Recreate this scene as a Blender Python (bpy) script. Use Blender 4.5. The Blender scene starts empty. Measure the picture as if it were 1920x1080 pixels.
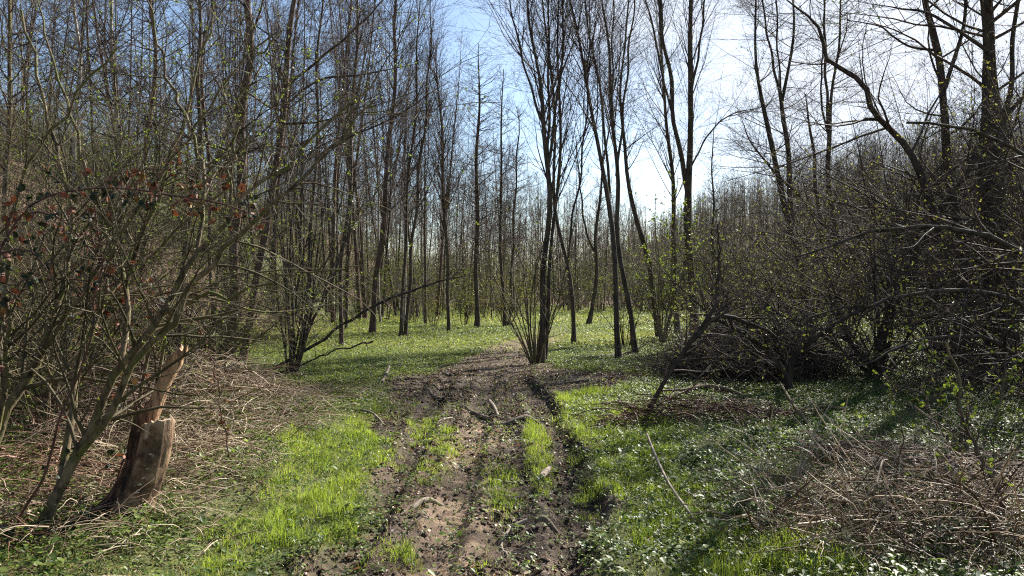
import bpy, math
import numpy as np
from mathutils import Vector

# ------------------------------------------------------------------ camera, sky, sun, exposure
SC = bpy.context.scene
COL = SC.collection
F = 1450.0                    # focal length in photograph pixels (1920 wide)
CAMZ = 1.6
cam = bpy.data.cameras.new("camera"); cam.sensor_width = 36; cam.lens = 36*F/1920
cam.clip_start = .05; cam.clip_end = 3000
co = bpy.data.objects.new("camera", cam); COL.objects.link(co)
co.location = (0, 0, CAMZ); co.rotation_euler = (math.radians(90), 0, 0)
SC.camera = co

SUN_AZ, SUN_EL = 38.0, 35.0     # degrees clockwise from the view direction, above the horizon
sd = Vector((math.sin(math.radians(SUN_AZ))*math.cos(math.radians(SUN_EL)),
             math.cos(math.radians(SUN_AZ))*math.cos(math.radians(SUN_EL)), math.sin(math.radians(SUN_EL))))
sl = bpy.data.lights.new("sun", 'SUN'); sl.energy = 5.0; sl.angle = math.radians(.55); sl.color = (1, .95, .86)
so = bpy.data.objects.new("sun", sl); COL.objects.link(so)
so.rotation_euler = sd.to_track_quat('Z', 'Y').to_euler(); so.location = (20, 20, 30)

W = bpy.data.worlds.new("World"); SC.world = W; W.use_nodes = True
nt = W.node_tree; nt.nodes.clear()
def wn(t, **k):
    n = nt.nodes.new(t)
    for a, b in k.items(): setattr(n, a, b)
    return n
sky = wn('ShaderNodeTexSky', sky_type='NISHITA', sun_disc=False, sun_elevation=math.radians(SUN_EL),
         sun_rotation=math.radians(SUN_AZ), altitude=200, air_density=1.0, dust_density=.7, ozone_density=1.7)
tc = wn('ShaderNodeTexCoord')
sep = wn('ShaderNodeSeparateXYZ'); nt.links.new(tc.outputs['Generated'], sep.inputs[0])
# high thin cloud: noise on a plane far above, so it flattens towards the horizon as cloud does
zz = wn('ShaderNodeMath', operation='MAXIMUM'); nt.links.new(sep.outputs['Z'], zz.inputs[0]); zz.inputs[1].default_value = .03
za = wn('ShaderNodeMath', operation='ADD'); nt.links.new(zz.outputs[0], za.inputs[0]); za.inputs[1].default_value = .12
dx = wn('ShaderNodeMath', operation='DIVIDE'); nt.links.new(sep.outputs['X'], dx.inputs[0]); nt.links.new(za.outputs[0], dx.inputs[1])
dy = wn('ShaderNodeMath', operation='DIVIDE'); nt.links.new(sep.outputs['Y'], dy.inputs[0]); nt.links.new(za.outputs[0], dy.inputs[1])
cmb = wn('ShaderNodeCombineXYZ'); nt.links.new(dx.outputs[0], cmb.inputs[0]); nt.links.new(dy.outputs[0], cmb.inputs[1])
cn = wn('ShaderNodeTexNoise'); cn.inputs['Scale'].default_value = 1.3; cn.inputs['Detail'].default_value = 5
cn.inputs['Roughness'].default_value = .5; cn.inputs['Distortion'].default_value = .3
nt.links.new(cmb.outputs[0], cn.inputs['Vector'])
# more cloud towards the sun's side
dot = wn('ShaderNodeVectorMath', operation='DOT_PRODUCT'); nt.links.new(tc.outputs['Generated'], dot.inputs[0])
dot.inputs[1].default_value = (sd.x, sd.y, sd.z)
mr = wn('ShaderNodeMapRange', interpolation_type='SMOOTHSTEP'); mr.inputs['From Min'].default_value = .62; mr.inputs['From Max'].default_value = .96
mr.inputs['To Min'].default_value = -.30; mr.inputs['To Max'].default_value = .30
nt.links.new(dot.outputs['Value'], mr.inputs['Value'])
hf = wn('ShaderNodeMath', operation='MULTIPLY_ADD'); nt.links.new(cn.outputs['Fac'], hf.inputs[0]); hf.inputs[1].default_value = .6; hf.inputs[2].default_value = .2
ad = wn('ShaderNodeMath', operation='ADD'); nt.links.new(hf.outputs[0], ad.inputs[0]); nt.links.new(mr.outputs[0], ad.inputs[1])
cr = wn('ShaderNodeMapRange', interpolation_type='SMOOTHSTEP'); cr.inputs['From Min'].default_value = .42; cr.inputs['From Max'].default_value = .86
nt.links.new(ad.outputs[0], cr.inputs['Value'])
mx = wn('ShaderNodeMix', data_type='RGBA'); nt.links.new(cr.outputs[0], mx.inputs['Factor'])
nt.links.new(sky.outputs[0], mx.inputs['A']); mx.inputs['B'].default_value = (5.5, 5.95, 6.7, 1)
bg = wn('ShaderNodeBackground'); bg.inputs['Strength'].default_value = .060
nt.links.new(mx.outputs['Result'], bg.inputs['Color'])
wo = wn('ShaderNodeOutputWorld'); nt.links.new(bg.outputs[0], wo.inputs['Surface'])

SC.view_settings.view_transform = 'Standard'; SC.view_settings.look = 'None'
SC.view_settings.exposure = 1.68; SC.view_settings.gamma = 1
SC.render.engine = 'CYCLES'
cy = SC.cycles
cy.max_bounces = 5; cy.diffuse_bounces = 2; cy.glossy_bounces = 2; cy.transmission_bounces = 3; cy.transparent_max_bounces = 4
cy.use_denoising = False; cy.sample_clamp_indirect = 4
try: cy.denoiser = 'OPENIMAGEDENOISE'; cy.denoising_input_passes = 'RGB_ALBEDO_NORMAL'
except Exception: pass
SC.render.filter_size if hasattr(SC.render, 'filter_size') else None
cy.pixel_filter_type = 'BLACKMAN_HARRIS'; cy.filter_width = 1.15

# ------------------------------------------------------------------ numeric helpers
def rs(seed): return np.random.default_rng(seed)
_T = rs(5).random((256, 256))
def vnoise(x, y, s=1.0, o=0):
    x = np.asarray(x, float)/s + 37.3*o + 500; y = np.asarray(y, float)/s + 11.7*o + 500
    xi = np.floor(x).astype(int); yi = np.floor(y).astype(int); fx = x-xi; fy = y-yi
    fx = fx*fx*(3-2*fx); fy = fy*fy*(3-2*fy)
    g = lambda a, b: _T[a & 255, b & 255]
    return (g(xi, yi)*(1-fx)+g(xi+1, yi)*fx)*(1-fy) + (g(xi, yi+1)*(1-fx)+g(xi+1, yi+1)*fx)*fy
def fbm(x, y, s, o=0, n=4):
    r = 0; a = .5; t = 0
    for k in range(n): r = r + a*vnoise(x, y, s/2**k, o+k*3); t += a; a *= .55
    return r/t
def sst(a, b, x):
    t = np.clip((np.asarray(x, float)-a)/(b-a), 0, 1); return t*t*(3-2*t)
def norm(v): return v/np.maximum(np.linalg.norm(v, axis=-1, keepdims=True), 1e-9)

# ------------------------------------------------------------------ the lie of the land
PY = [3, 4.4, 5, 6.3, 7.5, 9, 10.5, 12, 13.2, 14.5, 17, 21, 25, 30]
PLO = [-1.35, -1.35, -1.15, -1.25, -1.38, -1.6, -1.85, -2.2, -2.1, -1.5, -1.2, -.7, .1, 1.0]
PHI = [.68, .70, .70, .84, .92, .85, .85, 1.7, 2.4, 1.3, .5, 1.1, 1.9, 2.6]
def pathmask(x, y):
    w = (fbm(x, y, .8, 1)-.5)*1.0
    lo = np.interp(y, PY, PLO); hi = np.interp(y, PY, PHI)
    m = sst(-.12, .22, np.minimum(x-lo, hi-x)+w*.8)
    return m*sst(34, 20, y+w*7)*sst(1, 2, y)
def rutx(y): return [np.interp(y, [3, 5, 8, 11, 14, 20], [-.50, -.44, -.42, -.40, -.45, .15]),
                     np.interp(y, [3, 5, 8, 11, 14, 20], [.42, .47, .46, .40, .05, .6]),
                     np.interp(y, [3, 5, 8, 11, 14, 20], [-.95, -1.0, -.98, -1.1, -1.1, -.6])]
def height(x, y, fine=True):
    x = np.asarray(x, float); y = np.asarray(y, float)
    st = 4.6+.11*np.maximum(0, y-8)
    d = -x-st+(fbm(x, y, 6, 9)-.5)*2
    z = 6.0*sst(0, 11.5, d)+.16*np.maximum(d-9, 0)*sst(120, 60, -x)
    z = z+13*sst(58, 125, y)*sst(0, 38, x)+4.0*sst(50, 120, y)*sst(20, -10, x)
    z = z+.07*(fbm(x, y, 7, 4)-.5)*sst(14, 30, y)
    z = z+.05*(fbm(x, y, 1.4, 5)-.5)*sst(40, 20, y)
    z = z+.10*sst(1.1, 2.2, np.abs(x+.3))*sst(20, 12, y)+.40*np.exp(-((x+3.5)/.85)**2-((y-8.6)/1.3)**2)+.06*np.exp(-((x-2.9)/.9)**2-((y-5.2)/.8)**2)
    if fine:
        m = pathmask(x, y)*sst(17, 12, y)
        r = rutx(y)
        for k, (c, w, dp) in enumerate(zip(r, (.13, .17, .12), (.045, .085, .07))):
            q = np.abs(x-c+(vnoise(x, y, .5, 21)-.5)*.06)
            z = z-m*dp*sst(w*1.5, w*.6, q)+m*dp*.55*np.exp(-((q-w*1.6)/.07)**2)
            if k < 2:
                lug = np.sin((y+np.where(x > c, .5, -.5)*(x-c)*1.6)*2*np.pi/.105)
                z = z-m*.012*sst(-.2, .4, lug)*sst(w*1.1, w*.8, q)*sst(13, 9, y)
        rough = sst(.3, .7, fbm(x, y, 1.1, 33))
        cl = lambda s, o: np.abs(vnoise(x, y, s, o)-.5)*2
        flat = .30+.70*sst(.12, .30, np.abs(x-r[0]-.03))
        z = z+m*flat*((.030*(cl(.17, 12)-.4)+.024*(cl(.085, 13)-.4)*sst(16, 10, y)+.016*(vnoise(x, y, .045, 14)-.5)*sst(11, 8, y))*(.35+rough)*sst(15, 11, y)*.8+.03*(fbm(x, y, .5, 7)-.5)*sst(18, 13, y))
        z = z+(1-m)*.05*(fbm(x, y, .35, 8)-.5)*sst(18, 10, y)
    return z
def grassmask(x, y):
    n = (fbm(x, y, .55, 41)-.5)
    def band(ys, lo, hi, e=.12):
        return sst(-e, e, np.minimum(x-np.interp(y, ys, lo), np.interp(y, ys, hi)-x)+n*.9)*sst(ys[0]-.3, ys[0], y)*sst(ys[-1]+.3, ys[-1]-.2, y)
    a = band([3.6, 4.5, 5, 5.6, 6.3, 7.5, 9, 10.3], [-1.6, -1.7, -1.8, -1.85, -1.95, -2.15, -2.1, -1.95], [-1.4, -1.5, -1.1, -1.08, -1.2, -1.3, -1.5, -1.65])
    b = band([3.6, 4.55, 5.6, 7, 8.5, 9.7, 11.8], [.80, .80, .64, .74, .72, .62, .62], [1.75, 1.65, 1.4, 1.6, 1.85, 1.95, 2.25])
    g = np.maximum(a, b*.95)
    for (cx, cy_, rx, ry, s) in ((-.69, 7.5, .20, 1.25, .8), (.27, 7.9, .17, 1.6, 1), (-.05, 5.9, .18, .8, .65), (-.75, 4.5, .24, .3, 1),
                                 (-1.02, 9.0, .16, 1.0, .75), (.83, 10.2, .2, 1.4, 1), (.22, 6.3, .10, .6, .5), (-.1, 4.3, .15, .2, .6), (-.25, 6.9, .1, .6, .3)):
        e = ((x-cx)/rx)**2+((y-cy_)/ry)**2
        g = np.maximum(g, s*sst(1.3, .4, e+n*1.6))
    return g

# ------------------------------------------------------------------ mesh collecting
class MB:
    def __init__(s): s.V = []; s.Q = []; s.T = []; s.A = []; s.n = 0
    def add(s, V, F_, a):
        V = np.asarray(V, np.float32).reshape(-1, 3); F_ = np.asarray(F_, np.int64)
        if len(V) == 0: return s
        (s.Q if F_.shape[1] == 4 else s.T).append(F_+s.n)
        s.V.append(V); s.A.append(np.broadcast_to(np.asarray(a, np.float32), (len(V),))); s.n += len(V)
        return s
    def empty(s): return s.n == 0
    def build(s, name, mat, parent=None, origin=(0, 0, 0), smooth=True):
        me = bpy.data.meshes.new(name)
        V = np.concatenate(s.V)-np.asarray(origin, np.float32); A = np.concatenate(s.A)
        Q = np.concatenate(s.Q) if s.Q else np.zeros((0, 4), np.int64)
        T = np.concatenate(s.T) if s.T else np.zeros((0, 3), np.int64)
        me.vertices.add(len(V)); me.vertices.foreach_set('co', V.astype(np.float32).ravel())
        nl = Q.size+T.size; me.loops.add(nl)
        me.loops.foreach_set('vertex_index', np.concatenate([Q.ravel(), T.ravel()]).astype(np.int32))
        me.polygons.add(len(Q)+len(T))
        me.polygons.foreach_set('loop_start', np.concatenate([np.arange(len(Q))*4, len(Q)*4+np.arange(len(T))*3]).astype(np.int32))
        me.update(calc_edges=True)
        if smooth: me.polygons.foreach_set('use_smooth', np.ones(len(Q)+len(T), bool))
        at = me.attributes.new('v', 'FLOAT', 'POINT'); at.data.foreach_set('value', A.astype(np.float32))
        for m in (mat if isinstance(mat, (list, tuple)) else [mat]): me.materials.append(m)
        o = bpy.data.objects.new(name, me); COL.objects.link(o)
        if parent is not None: o.parent = parent
        else: o.location = origin
        return o

def tubes(mb, P, R, K=3, v=None, rng=None, lump=0.0):
    """P (B,S,3) centre lines, R (B,S) radii -> K-sided tapering tubes."""
    B, S, _ = P.shape
    if B == 0: return
    T = np.empty_like(P); T[:, 1:-1] = P[:, 2:]-P[:, :-2]; T[:, 0] = P[:, 1]-P[:, 0]; T[:, -1] = P[:, -1]-P[:, -2]
    T = norm(T); m = np.abs(T.mean(1)); ref = np.zeros((B, 3)); ref[np.arange(B), m.argmin(1)] = 1
    U = norm(np.cross(T, ref[:, None, :])); Wd = np.cross(T, U)
    a = np.arange(K)*2*np.pi/K
    rr = R[:, :, None]
    if lump and rng is not None:
        rr = rr*(1+lump*(rng.random((B, S, K))-.5))
    else: rr = np.broadcast_to(rr, (B, S, K))
    V = P[:, :, None, :]+(U[:, :, None, :]*np.cos(a)[None, None, :, None]+Wd[:, :, None, :]*np.sin(a)[None, None, :, None])*rr[..., None]
    b = np.arange(B)[:, None, None]*S*K; i = np.arange(S-1)[None, :, None]*K; k = np.arange(K)[None, None, :]; k2 = (k+1) % K
    Q = np.stack([b+i+k, b+i+k2, b+i+K+k2, b+i+K+k], -1).reshape(-1, 4)
    if v is None: v = (rng.random(B) if rng is not None else np.zeros(B))
    mb.add(V.reshape(-1, 3), Q, np.repeat(np.asarray(v, np.float32), S*K))

def leaves(mb, C, D, size, rng, wid=.32, v=None, flat=0.0):
    """Leaf blades from point C along direction D, each two folded halves."""
    n = len(C)
    if n == 0: return
    D = norm(D); s = norm(np.cross(D, rng.normal(size=(n, 3))+np.array([0, 0, .001])))
    if flat > 0:
        up = np.array([0, 0, 1.0]); s2 = norm(np.cross(D, np.broadcast_to(up, D.shape))+1e-4); s = norm(s*(1-flat)+s2*flat)
    N = np.cross(s, D); L = (size*np.ones(n))[:, None]; w = L*wid
    fold = L*.10*rng.random((n, 1))
    base = C; tip = C+D*L-N*L*.12
    l1 = C+D*L*.3+s*w+N*fold; l2 = C+D*L*.68+s*w*.78+N*fold
    r1 = C+D*L*.3-s*w+N*fold; r2 = C+D*L*.68-s*w*.78+N*fold
    V = np.stack([base, l1, l2, tip, r2, r1], 1).reshape(-1, 3)
    i = np.arange(n)[:, None]*6
    Q = np.concatenate([i+np.array([[0, 3, 2, 1]]), i+np.array([[0, 5, 4, 3]])])
    if v is None: v = rng.random(n)
    mb.add(V, Q, np.repeat(v, 6))

def walk(rng, P0, D0, L, S, wig=.15, trop=0.0, tv=(0, 0, 1)):
    B = len(P0); P = np.empty((B, S+1, 3)); P[:, 0] = P0; D = norm(D0); st = (np.ones(B)*L/S)[:, None]
    tv = np.asarray(tv, float)
    for i in range(S):
        P[:, i+1] = P[:, i]+D*st
        D = norm(D+rng.normal(size=(B, 3))*wig+tv*trop)
    return P
def taper(r0, S, p=.9, tip=.12):
    t = np.linspace(0, 1, S+1)
    return np.asarray(r0)[:, None]*((1-t)**p*(1-tip)+tip)[None, :]
def spawn(rng, PP, PR, n, t0=.15, t1=1., a0=35, a1=65, lf=lambda t, L, u: L*.5*u, rr=.6, rmin=.003, S=4, wig=.12, trop=.05, tv=(0, 0, 1), pw=None, tp=1.0, rmax=9):
    B, S1, _ = PP.shape
    ln = np.linalg.norm(np.diff(PP, axis=1), axis=2).sum(1)
    p = ln if pw is None else pw; p = p/p.sum()
    idx = rng.choice(B, n, p=p); t = t0+(t1-t0)*rng.random(n)**tp
    q = np.clip(t, 0, .999)*(S1-1); i = q.astype(int); f = (q-i)[:, None]
    pos = PP[idx, i]*(1-f)+PP[idx, i+1]*f; tan = norm(PP[idx, i+1]-PP[idx, i])
    rad = PR[idx, i]*(1-f[:, 0])+PR[idx, i+1]*f[:, 0]
    v = rng.normal(size=(n, 3)); v = norm(v-(v*tan).sum(1, keepdims=True)*tan)
    a = np.radians(a0+(a1-a0)*rng.random(n))[:, None]
    d = np.cos(a)*tan+np.sin(a)*v
    L = lf(t, ln[idx], .55+.75*rng.random(n))
    P = walk(rng, pos, d, L, S, wig, trop, tv)
    R = taper(np.minimum(np.clip(rad*rr, rmin, .35*rad+rmin+.01), rmax*(.6+.7*rng.random(n))), S)
    return P, np.maximum(R, rmin*.55)

def resample(pts, S):
    """Catmull-Rom through pts (n, 4: x y z r) -> S samples."""
    pts = np.asarray(pts, float); n = len(pts)
    ext = np.vstack([2*pts[0]-pts[1], pts, 2*pts[-1]-pts[-2]])
    seg = np.linalg.norm(np.diff(pts[:, :3], axis=0), axis=1); cum = np.r_[0, np.cumsum(seg)]
    u = np.linspace(0, cum[-1], S); out = np.empty((S, 4))
    for k, d in enumerate(u):
        i = min(np.searchsorted(cum, d, side='right')-1, n-2); t = (d-cum[i])/max(seg[i], 1e-9)
        p0, p1, p2, p3 = ext[i:i+4]
        out[k] = .5*((2*p1)+(-p0+p2)*t+(2*p0-5*p1+4*p2-p3)*t*t+(-p0+3*p1-3*p2+p3)*t**3)
    out[:, 3] = np.maximum(out[:, 3], .002)
    return out
def wp(px, py, Y): return np.array([(px-960)/F*Y, Y, CAMZ+(540-py)/F*Y])

# ------------------------------------------------------------------ materials
MATS = {}
def mat_new(name):
    m = bpy.data.materials.new(name); m.use_nodes = True; m.node_tree.nodes.clear(); MATS[name] = m
    return m, m.node_tree
def N_(t, ty, **k):
    n = t.nodes.new(ty)
    for a, b in k.items(): setattr(n, a, b)
    return n
def ramp(t, stops):
    r = N_(t, 'ShaderNodeValToRGB'); e = r.color_ramp.elements
    while len(e) > 1: e.remove(e[-1])
    e[0].position = stops[0][0]; e[0].color = (*stops[0][1], 1)
    for p, c in stops[1:]: q = e.new(p); q.color = (*c, 1)
    return r
def leafmat(name, stops, rough=.45, trans=.5, tint=(1.15, 1.2, .6), spec=.35):
    m, t = mat_new(name)
    at = N_(t, 'ShaderNodeAttribute', attribute_name='v')
    oi = N_(t, 'ShaderNodeObjectInfo'); geo = N_(t, 'ShaderNodeNewGeometry')
    nz = N_(t, 'ShaderNodeTexNoise'); nz.inputs['Scale'].default_value = .9; nz.inputs['Detail'].default_value = 2
    t.links.new(geo.outputs['Position'], nz.inputs['Vector'])
    m1 = N_(t, 'ShaderNodeMath', operation='MULTIPLY_ADD'); t.links.new(nz.outputs['Fac'], m1.inputs[0]); m1.inputs[1].default_value = .8; m1.inputs[2].default_value = -.4
    m2 = N_(t, 'ShaderNodeMath', operation='ADD', use_clamp=True); t.links.new(at.outputs['Fac'], m2.inputs[0]); t.links.new(m1.outputs[0], m2.inputs[1])
    r = ramp(t, stops); t.links.new(m2.outputs[0], r.inputs[0])
    p = N_(t, 'ShaderNodeBsdfPrincipled'); p.inputs['Roughness'].default_value = rough; p.inputs['Specular IOR Level'].default_value = spec
    t.links.new(r.outputs[0], p.inputs['Base Color'])
    mu = N_(t, 'ShaderNodeMix', data_type='RGBA', blend_type='MULTIPLY'); mu.inputs['Factor'].default_value = 1
    t.links.new(r.outputs[0], mu.inputs['A']); mu.inputs['B'].default_value = (*[c*1.05 for c in tint], 1)
    tr = N_(t, 'ShaderNodeBsdfTranslucent'); t.links.new(mu.outputs['Result'], tr.inputs['Color'])
    ms = N_(t, 'ShaderNodeMixShader'); ms.inputs[0].default_value = trans
    t.links.new(p.outputs[0], ms.inputs[1]); t.links.new(tr.outputs[0], ms.inputs[2])
    o = N_(t, 'ShaderNodeOutputMaterial'); t.links.new(ms.outputs[0], o.inputs[0])
    return m
def barkmat(name, dark, light, moss=None, scale=14, zs=.25, rough=.85, bump=.6, mossamt=.5, spots=None):
    m, t = mat_new(name)
    tcd = N_(t, 'ShaderNodeTexCoord'); mp = N_(t, 'ShaderNodeMapping'); mp.inputs['Scale'].default_value = (1, 1, zs)
    t.links.new(tcd.outputs['Object'], mp.inputs[0])
    nz = N_(t, 'ShaderNodeTexNoise'); nz.inputs['Scale'].default_value = scale; nz.inputs['Detail'].default_value = 6; nz.inputs['Roughness'].default_value = .65
    t.links.new(mp.outputs[0], nz.inputs['Vector'])
    at = N_(t, 'ShaderNodeAttribute', attribute_name='v')
    r = ramp(t, [(.36, dark), (.62, light)]); t.links.new(nz.outputs['Fac'], r.inputs[0])
    hv = N_(t, 'ShaderNodeHueSaturation'); t.links.new(r.outputs[0], hv.inputs['Color'])
    vr = N_(t, 'ShaderNodeMapRange'); vr.inputs['To Min'].default_value = .7; vr.inputs['To Max'].default_value = 1.3
    t.links.new(at.outputs['Fac'], vr.inputs['Value']); t.links.new(vr.outputs[0], hv.inputs['Value'])
    colout = hv.outputs[0]
    if moss:
        n2 = N_(t, 'ShaderNodeTexNoise'); n2.inputs['Scale'].default_value = 5.5; n2.inputs['Detail'].default_value = 5
        t.links.new(tcd.outputs['Object'], n2.inputs['Vector'])
        r2 = N_(t, 'ShaderNodeMapRange'); r2.inputs['From Min'].default_value = .62-mossamt*.25; r2.inputs['From Max'].default_value = .8-mossamt*.25
        t.links.new(n2.outputs['Fac'], r2.inputs['Value'])
        mm = N_(t, 'ShaderNodeMix', data_type='RGBA'); t.links.new(r2.outputs[0], mm.inputs['Factor'])
        t.links.new(colout, mm.inputs['A']); mm.inputs['B'].default_value = (*moss, 1); colout = mm.outputs['Result']
    p = N_(t, 'ShaderNodeBsdfPrincipled'); p.inputs['Roughness'].default_value = rough; p.inputs['Specular IOR Level'].default_value = .18
    t.links.new(colout, p.inputs['Base Color'])
    b = N_(t, 'ShaderNodeBump'); b.inputs['Strength'].default_value = bump; b.inputs['Distance'].default_value = .02
    t.links.new(nz.outputs['Fac'], b.inputs['Height']); t.links.new(b.outputs[0], p.inputs['Normal'])
    o = N_(t, 'ShaderNodeOutputMaterial'); t.links.new(p.outputs[0], o.inputs[0])
    return m
M_bark = barkmat('alder_bark', (.028, .021, .015), (.115, .085, .060), (.07, .085, .025), mossamt=.15)
M_barkred = barkmat('reddish_bark', (.036, .022, .017), (.140, .090, .066), (.08, .085, .03), mossamt=.05)
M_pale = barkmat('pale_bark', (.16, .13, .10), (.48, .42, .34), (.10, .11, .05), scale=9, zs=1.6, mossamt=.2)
M_green = barkmat('mossy_bark', (.042, .032, .019), (.215, .165, .098), (.10, .105, .03), scale=22, mossamt=.6, bump=1.0, zs=.4)
M_twig = barkmat('twig_bark', (.036, .025, .019), (.100, .070, .052), scale=4, bump=0, rough=.8)
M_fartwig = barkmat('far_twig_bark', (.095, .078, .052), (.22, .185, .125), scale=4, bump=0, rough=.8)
M_twiggreen = barkmat('green_twig_bark', (.042, .034, .018), (.115, .092, .050), scale=4, bump=0, rough=.75)
M_dark = barkmat('dark_bark', (.022, .017, .013), (.085, .063, .045), (.05, .06, .02), mossamt=.1)
M_stick = barkmat('dead_stick', (.12, .095, .07), (.36, .30, .23), scale=10, zs=1, bump=.3)
M_stickdark = barkmat('wet_stick', (.05, .04, .03), (.17, .135, .10), scale=10, zs=1, bump=.3)
M_young = leafmat('spring_leaf', [(0, (.055, .080, .018)), (.5, (.11, .145, .032)), (1, (.22, .25, .06))])
M_yellow = leafmat('unfolding_leaf', [(0, (.09, .085, .025)), (.5, (.17, .16, .045)), (1, (.32, .30, .09))])
M_cover = leafmat('ground_leaf', [(0, (.048, .070, .022)), (.5, (.125, .165, .048)), (1, (.25, .28, .10))], rough=.5, trans=.45, spec=.3)
M_covernear = leafmat('herb_leaf', [(0, (.040, .066, .018)), (.5, (.095, .145, .034)), (1, (.22, .27, .075))], rough=.46, trans=.5, spec=.35)
M_grass = leafmat('grass_blade', [(0, (.10, .135, .03)), (.45, (.185, .23, .05)), (.8, (.29, .32, .09)), (1, (.36, .33, .15))], rough=.5, trans=.55, tint=(1.3, 1.45, .6))
M_meadow = leafmat('meadow_blade', [(0, (.11, .125, .045)), (.5, (.22, .235, .085)), (.8, (.33, .32, .15)), (1, (.42, .36, .22))], rough=.45, trans=.45)
M_dry = leafmat('dry_stalk', [(0, (.09, .055, .036)), (.5, (.26, .182, .112)), (1, (.63, .53, .38))], rough=.6, trans=.25, tint=(1, .85, .6))
M_dryred = leafmat('dry_bramble', [(0, (.07, .033, .020)), (.5, (.17, .085, .052)), (1, (.32, .20, .13))], rough=.6, trans=.2, tint=(1, .7, .5))
M_dead = leafmat('dead_leaf', [(0, (.06, .030, .018)), (.5, (.16, .085, .045)), (1, (.34, .22, .13))], rough=.5, trans=.25, tint=(1, .7, .45))
M_litter = leafmat('trodden_leaf', [(0, (.05, .032, .022)), (.5, (.10, .07, .047)), (1, (.32, .25, .18))], rough=.7, trans=.1, tint=(1, .8, .6))
M_bramble = leafmat('bramble_leaf', [(0, (.02, .032, .022)), (.38, (.04, .05, .028)), (.5, (.11, .042, .026)), (.85, (.22, .085, .05)), (1, (.20, .14, .05))], rough=.6, trans=.18, tint=(1.0, .75, .5), spec=.15)
M_white = leafmat('petal', [(0, (.75, .76, .74)), (1, (.85, .85, .83))], rough=.5, trans=.3, tint=(.6, .6, .6))
M_ivy = leafmat('ivy_leaf', [(0, (.03, .055, .015)), (.5, (.06, .10, .02)), (1, (.14, .19, .04))], rough=.3, trans=.3)

M_crumb = barkmat('soil_crumb', (.024, .016, .012), (.11, .075, .053), scale=20, zs=1, bump=.2, rough=.95)
def ground_material():
    m, t = mat_new('forest_floor')
    mud = N_(t, 'ShaderNodeAttribute', attribute_name='mud'); track = N_(t, 'ShaderNodeAttribute', attribute_name='track'); bank = N_(t, 'ShaderNodeAttribute', attribute_name='bank')
    geo = N_(t, 'ShaderNodeNewGeometry')
    def noise(s, d=6, r=.6):
        n = N_(t, 'ShaderNodeTexNoise'); n.inputs['Scale'].default_value = s; n.inputs['Detail'].default_value = d; n.inputs['Roughness'].default_value = r
        t.links.new(geo.outputs['Position'], n.inputs['Vector']); return n
    n1 = noise(9); n2 = noise(60, 4, .7); n3 = noise(1.6); n4 = noise(.35, 3)
    wet = ramp(t, [(.3, (.018, .012, .009)), (.7, (.078, .053, .038))]); t.links.new(n1.outputs['Fac'], wet.inputs[0])
    dry = ramp(t, [(.3, (.17, .115, .078)), (.7, (.36, .255, .175))]); t.links.new(n1.outputs['Fac'], dry.inputs[0])
    def mix(f, a, b):
        x = N_(t, 'ShaderNodeMix', data_type='RGBA')
        if hasattr(f, 'type'): t.links.new(f, x.inputs['Factor'])
        else: x.inputs['Factor'].default_value = f
        for s, k in ((a, 'A'), (b, 'B')):
            if hasattr(s, 'type'): t.links.new(s, x.inputs[k])
            else: x.inputs[k].default_value = (*s, 1)
        return x.outputs['Result']
    mudc = mix(track.outputs['Fac'], wet.outputs[0], dry.outputs[0])
    sp = N_(t, 'ShaderNodeMapRange'); sp.inputs['From Min'].default_value = .56; sp.inputs['From Max'].default_value = .66; t.links.new(n2.outputs['Fac'], sp.inputs['Value'])
    mudc = mix(sp.outputs[0], mudc, (.11, .08, .056))
    soil = ramp(t, [(.3, (.040, .036, .018)), (.55, (.075, .078, .030)), (.75, (.13, .12, .055))]); t.links.new(n1.outputs['Fac'], soil.inputs[0])
    far = ramp(t, [(.3, (.07, .085, .030)), (.5, (.11, .135, .045)), (.7, (.18, .18, .08))]); t.links.new(n3.outputs['Fac'], far.inputs[0])
    soilc = mix(.45, soil.outputs[0], far.outputs[0])
    litter = ramp(t, [(.3, (.060, .036, .024)), (.6, (.14, .090, .058)), (.8, (.24, .17, .11))]); t.links.new(n2.outputs['Fac'], litter.inputs[0])
    soilc = mix(bank.outputs['Fac'], soilc, litter.outputs[0])
    col = mix(mud.outputs['Fac'], soilc, mudc)
    p = N_(t, 'ShaderNodeBsdfPrincipled'); t.links.new(col, p.inputs['Base Color'])
    rr = N_(t, 'ShaderNodeMapRange'); rr.inputs['To Min'].default_value = .85; rr.inputs['To Max'].default_value = .85
    t.links.new(mud.outputs['Fac'], rr.inputs['Value']); t.links.new(rr.outputs[0], p.inputs['Roughness']); p.inputs['Specular IOR Level'].default_value = .15
    add = N_(t, 'ShaderNodeMath', operation='MULTIPLY_ADD'); t.links.new(n2.outputs['Fac'], add.inputs[0]); add.inputs[1].default_value = .35; t.links.new(n1.outputs['Fac'], add.inputs[2])
    b = N_(t, 'ShaderNodeBump'); b.inputs['Strength'].default_value = 1.0; b.inputs['Distance'].default_value = .05; t.links.new(add.outputs[0], b.inputs['Height'])
    t.links.new(b.outputs[0], p.inputs['Normal'])
    o = N_(t, 'ShaderNodeOutputMaterial'); t.links.new(p.outputs[0], o.inputs[0])
    return m
M_ground = ground_material()

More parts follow.
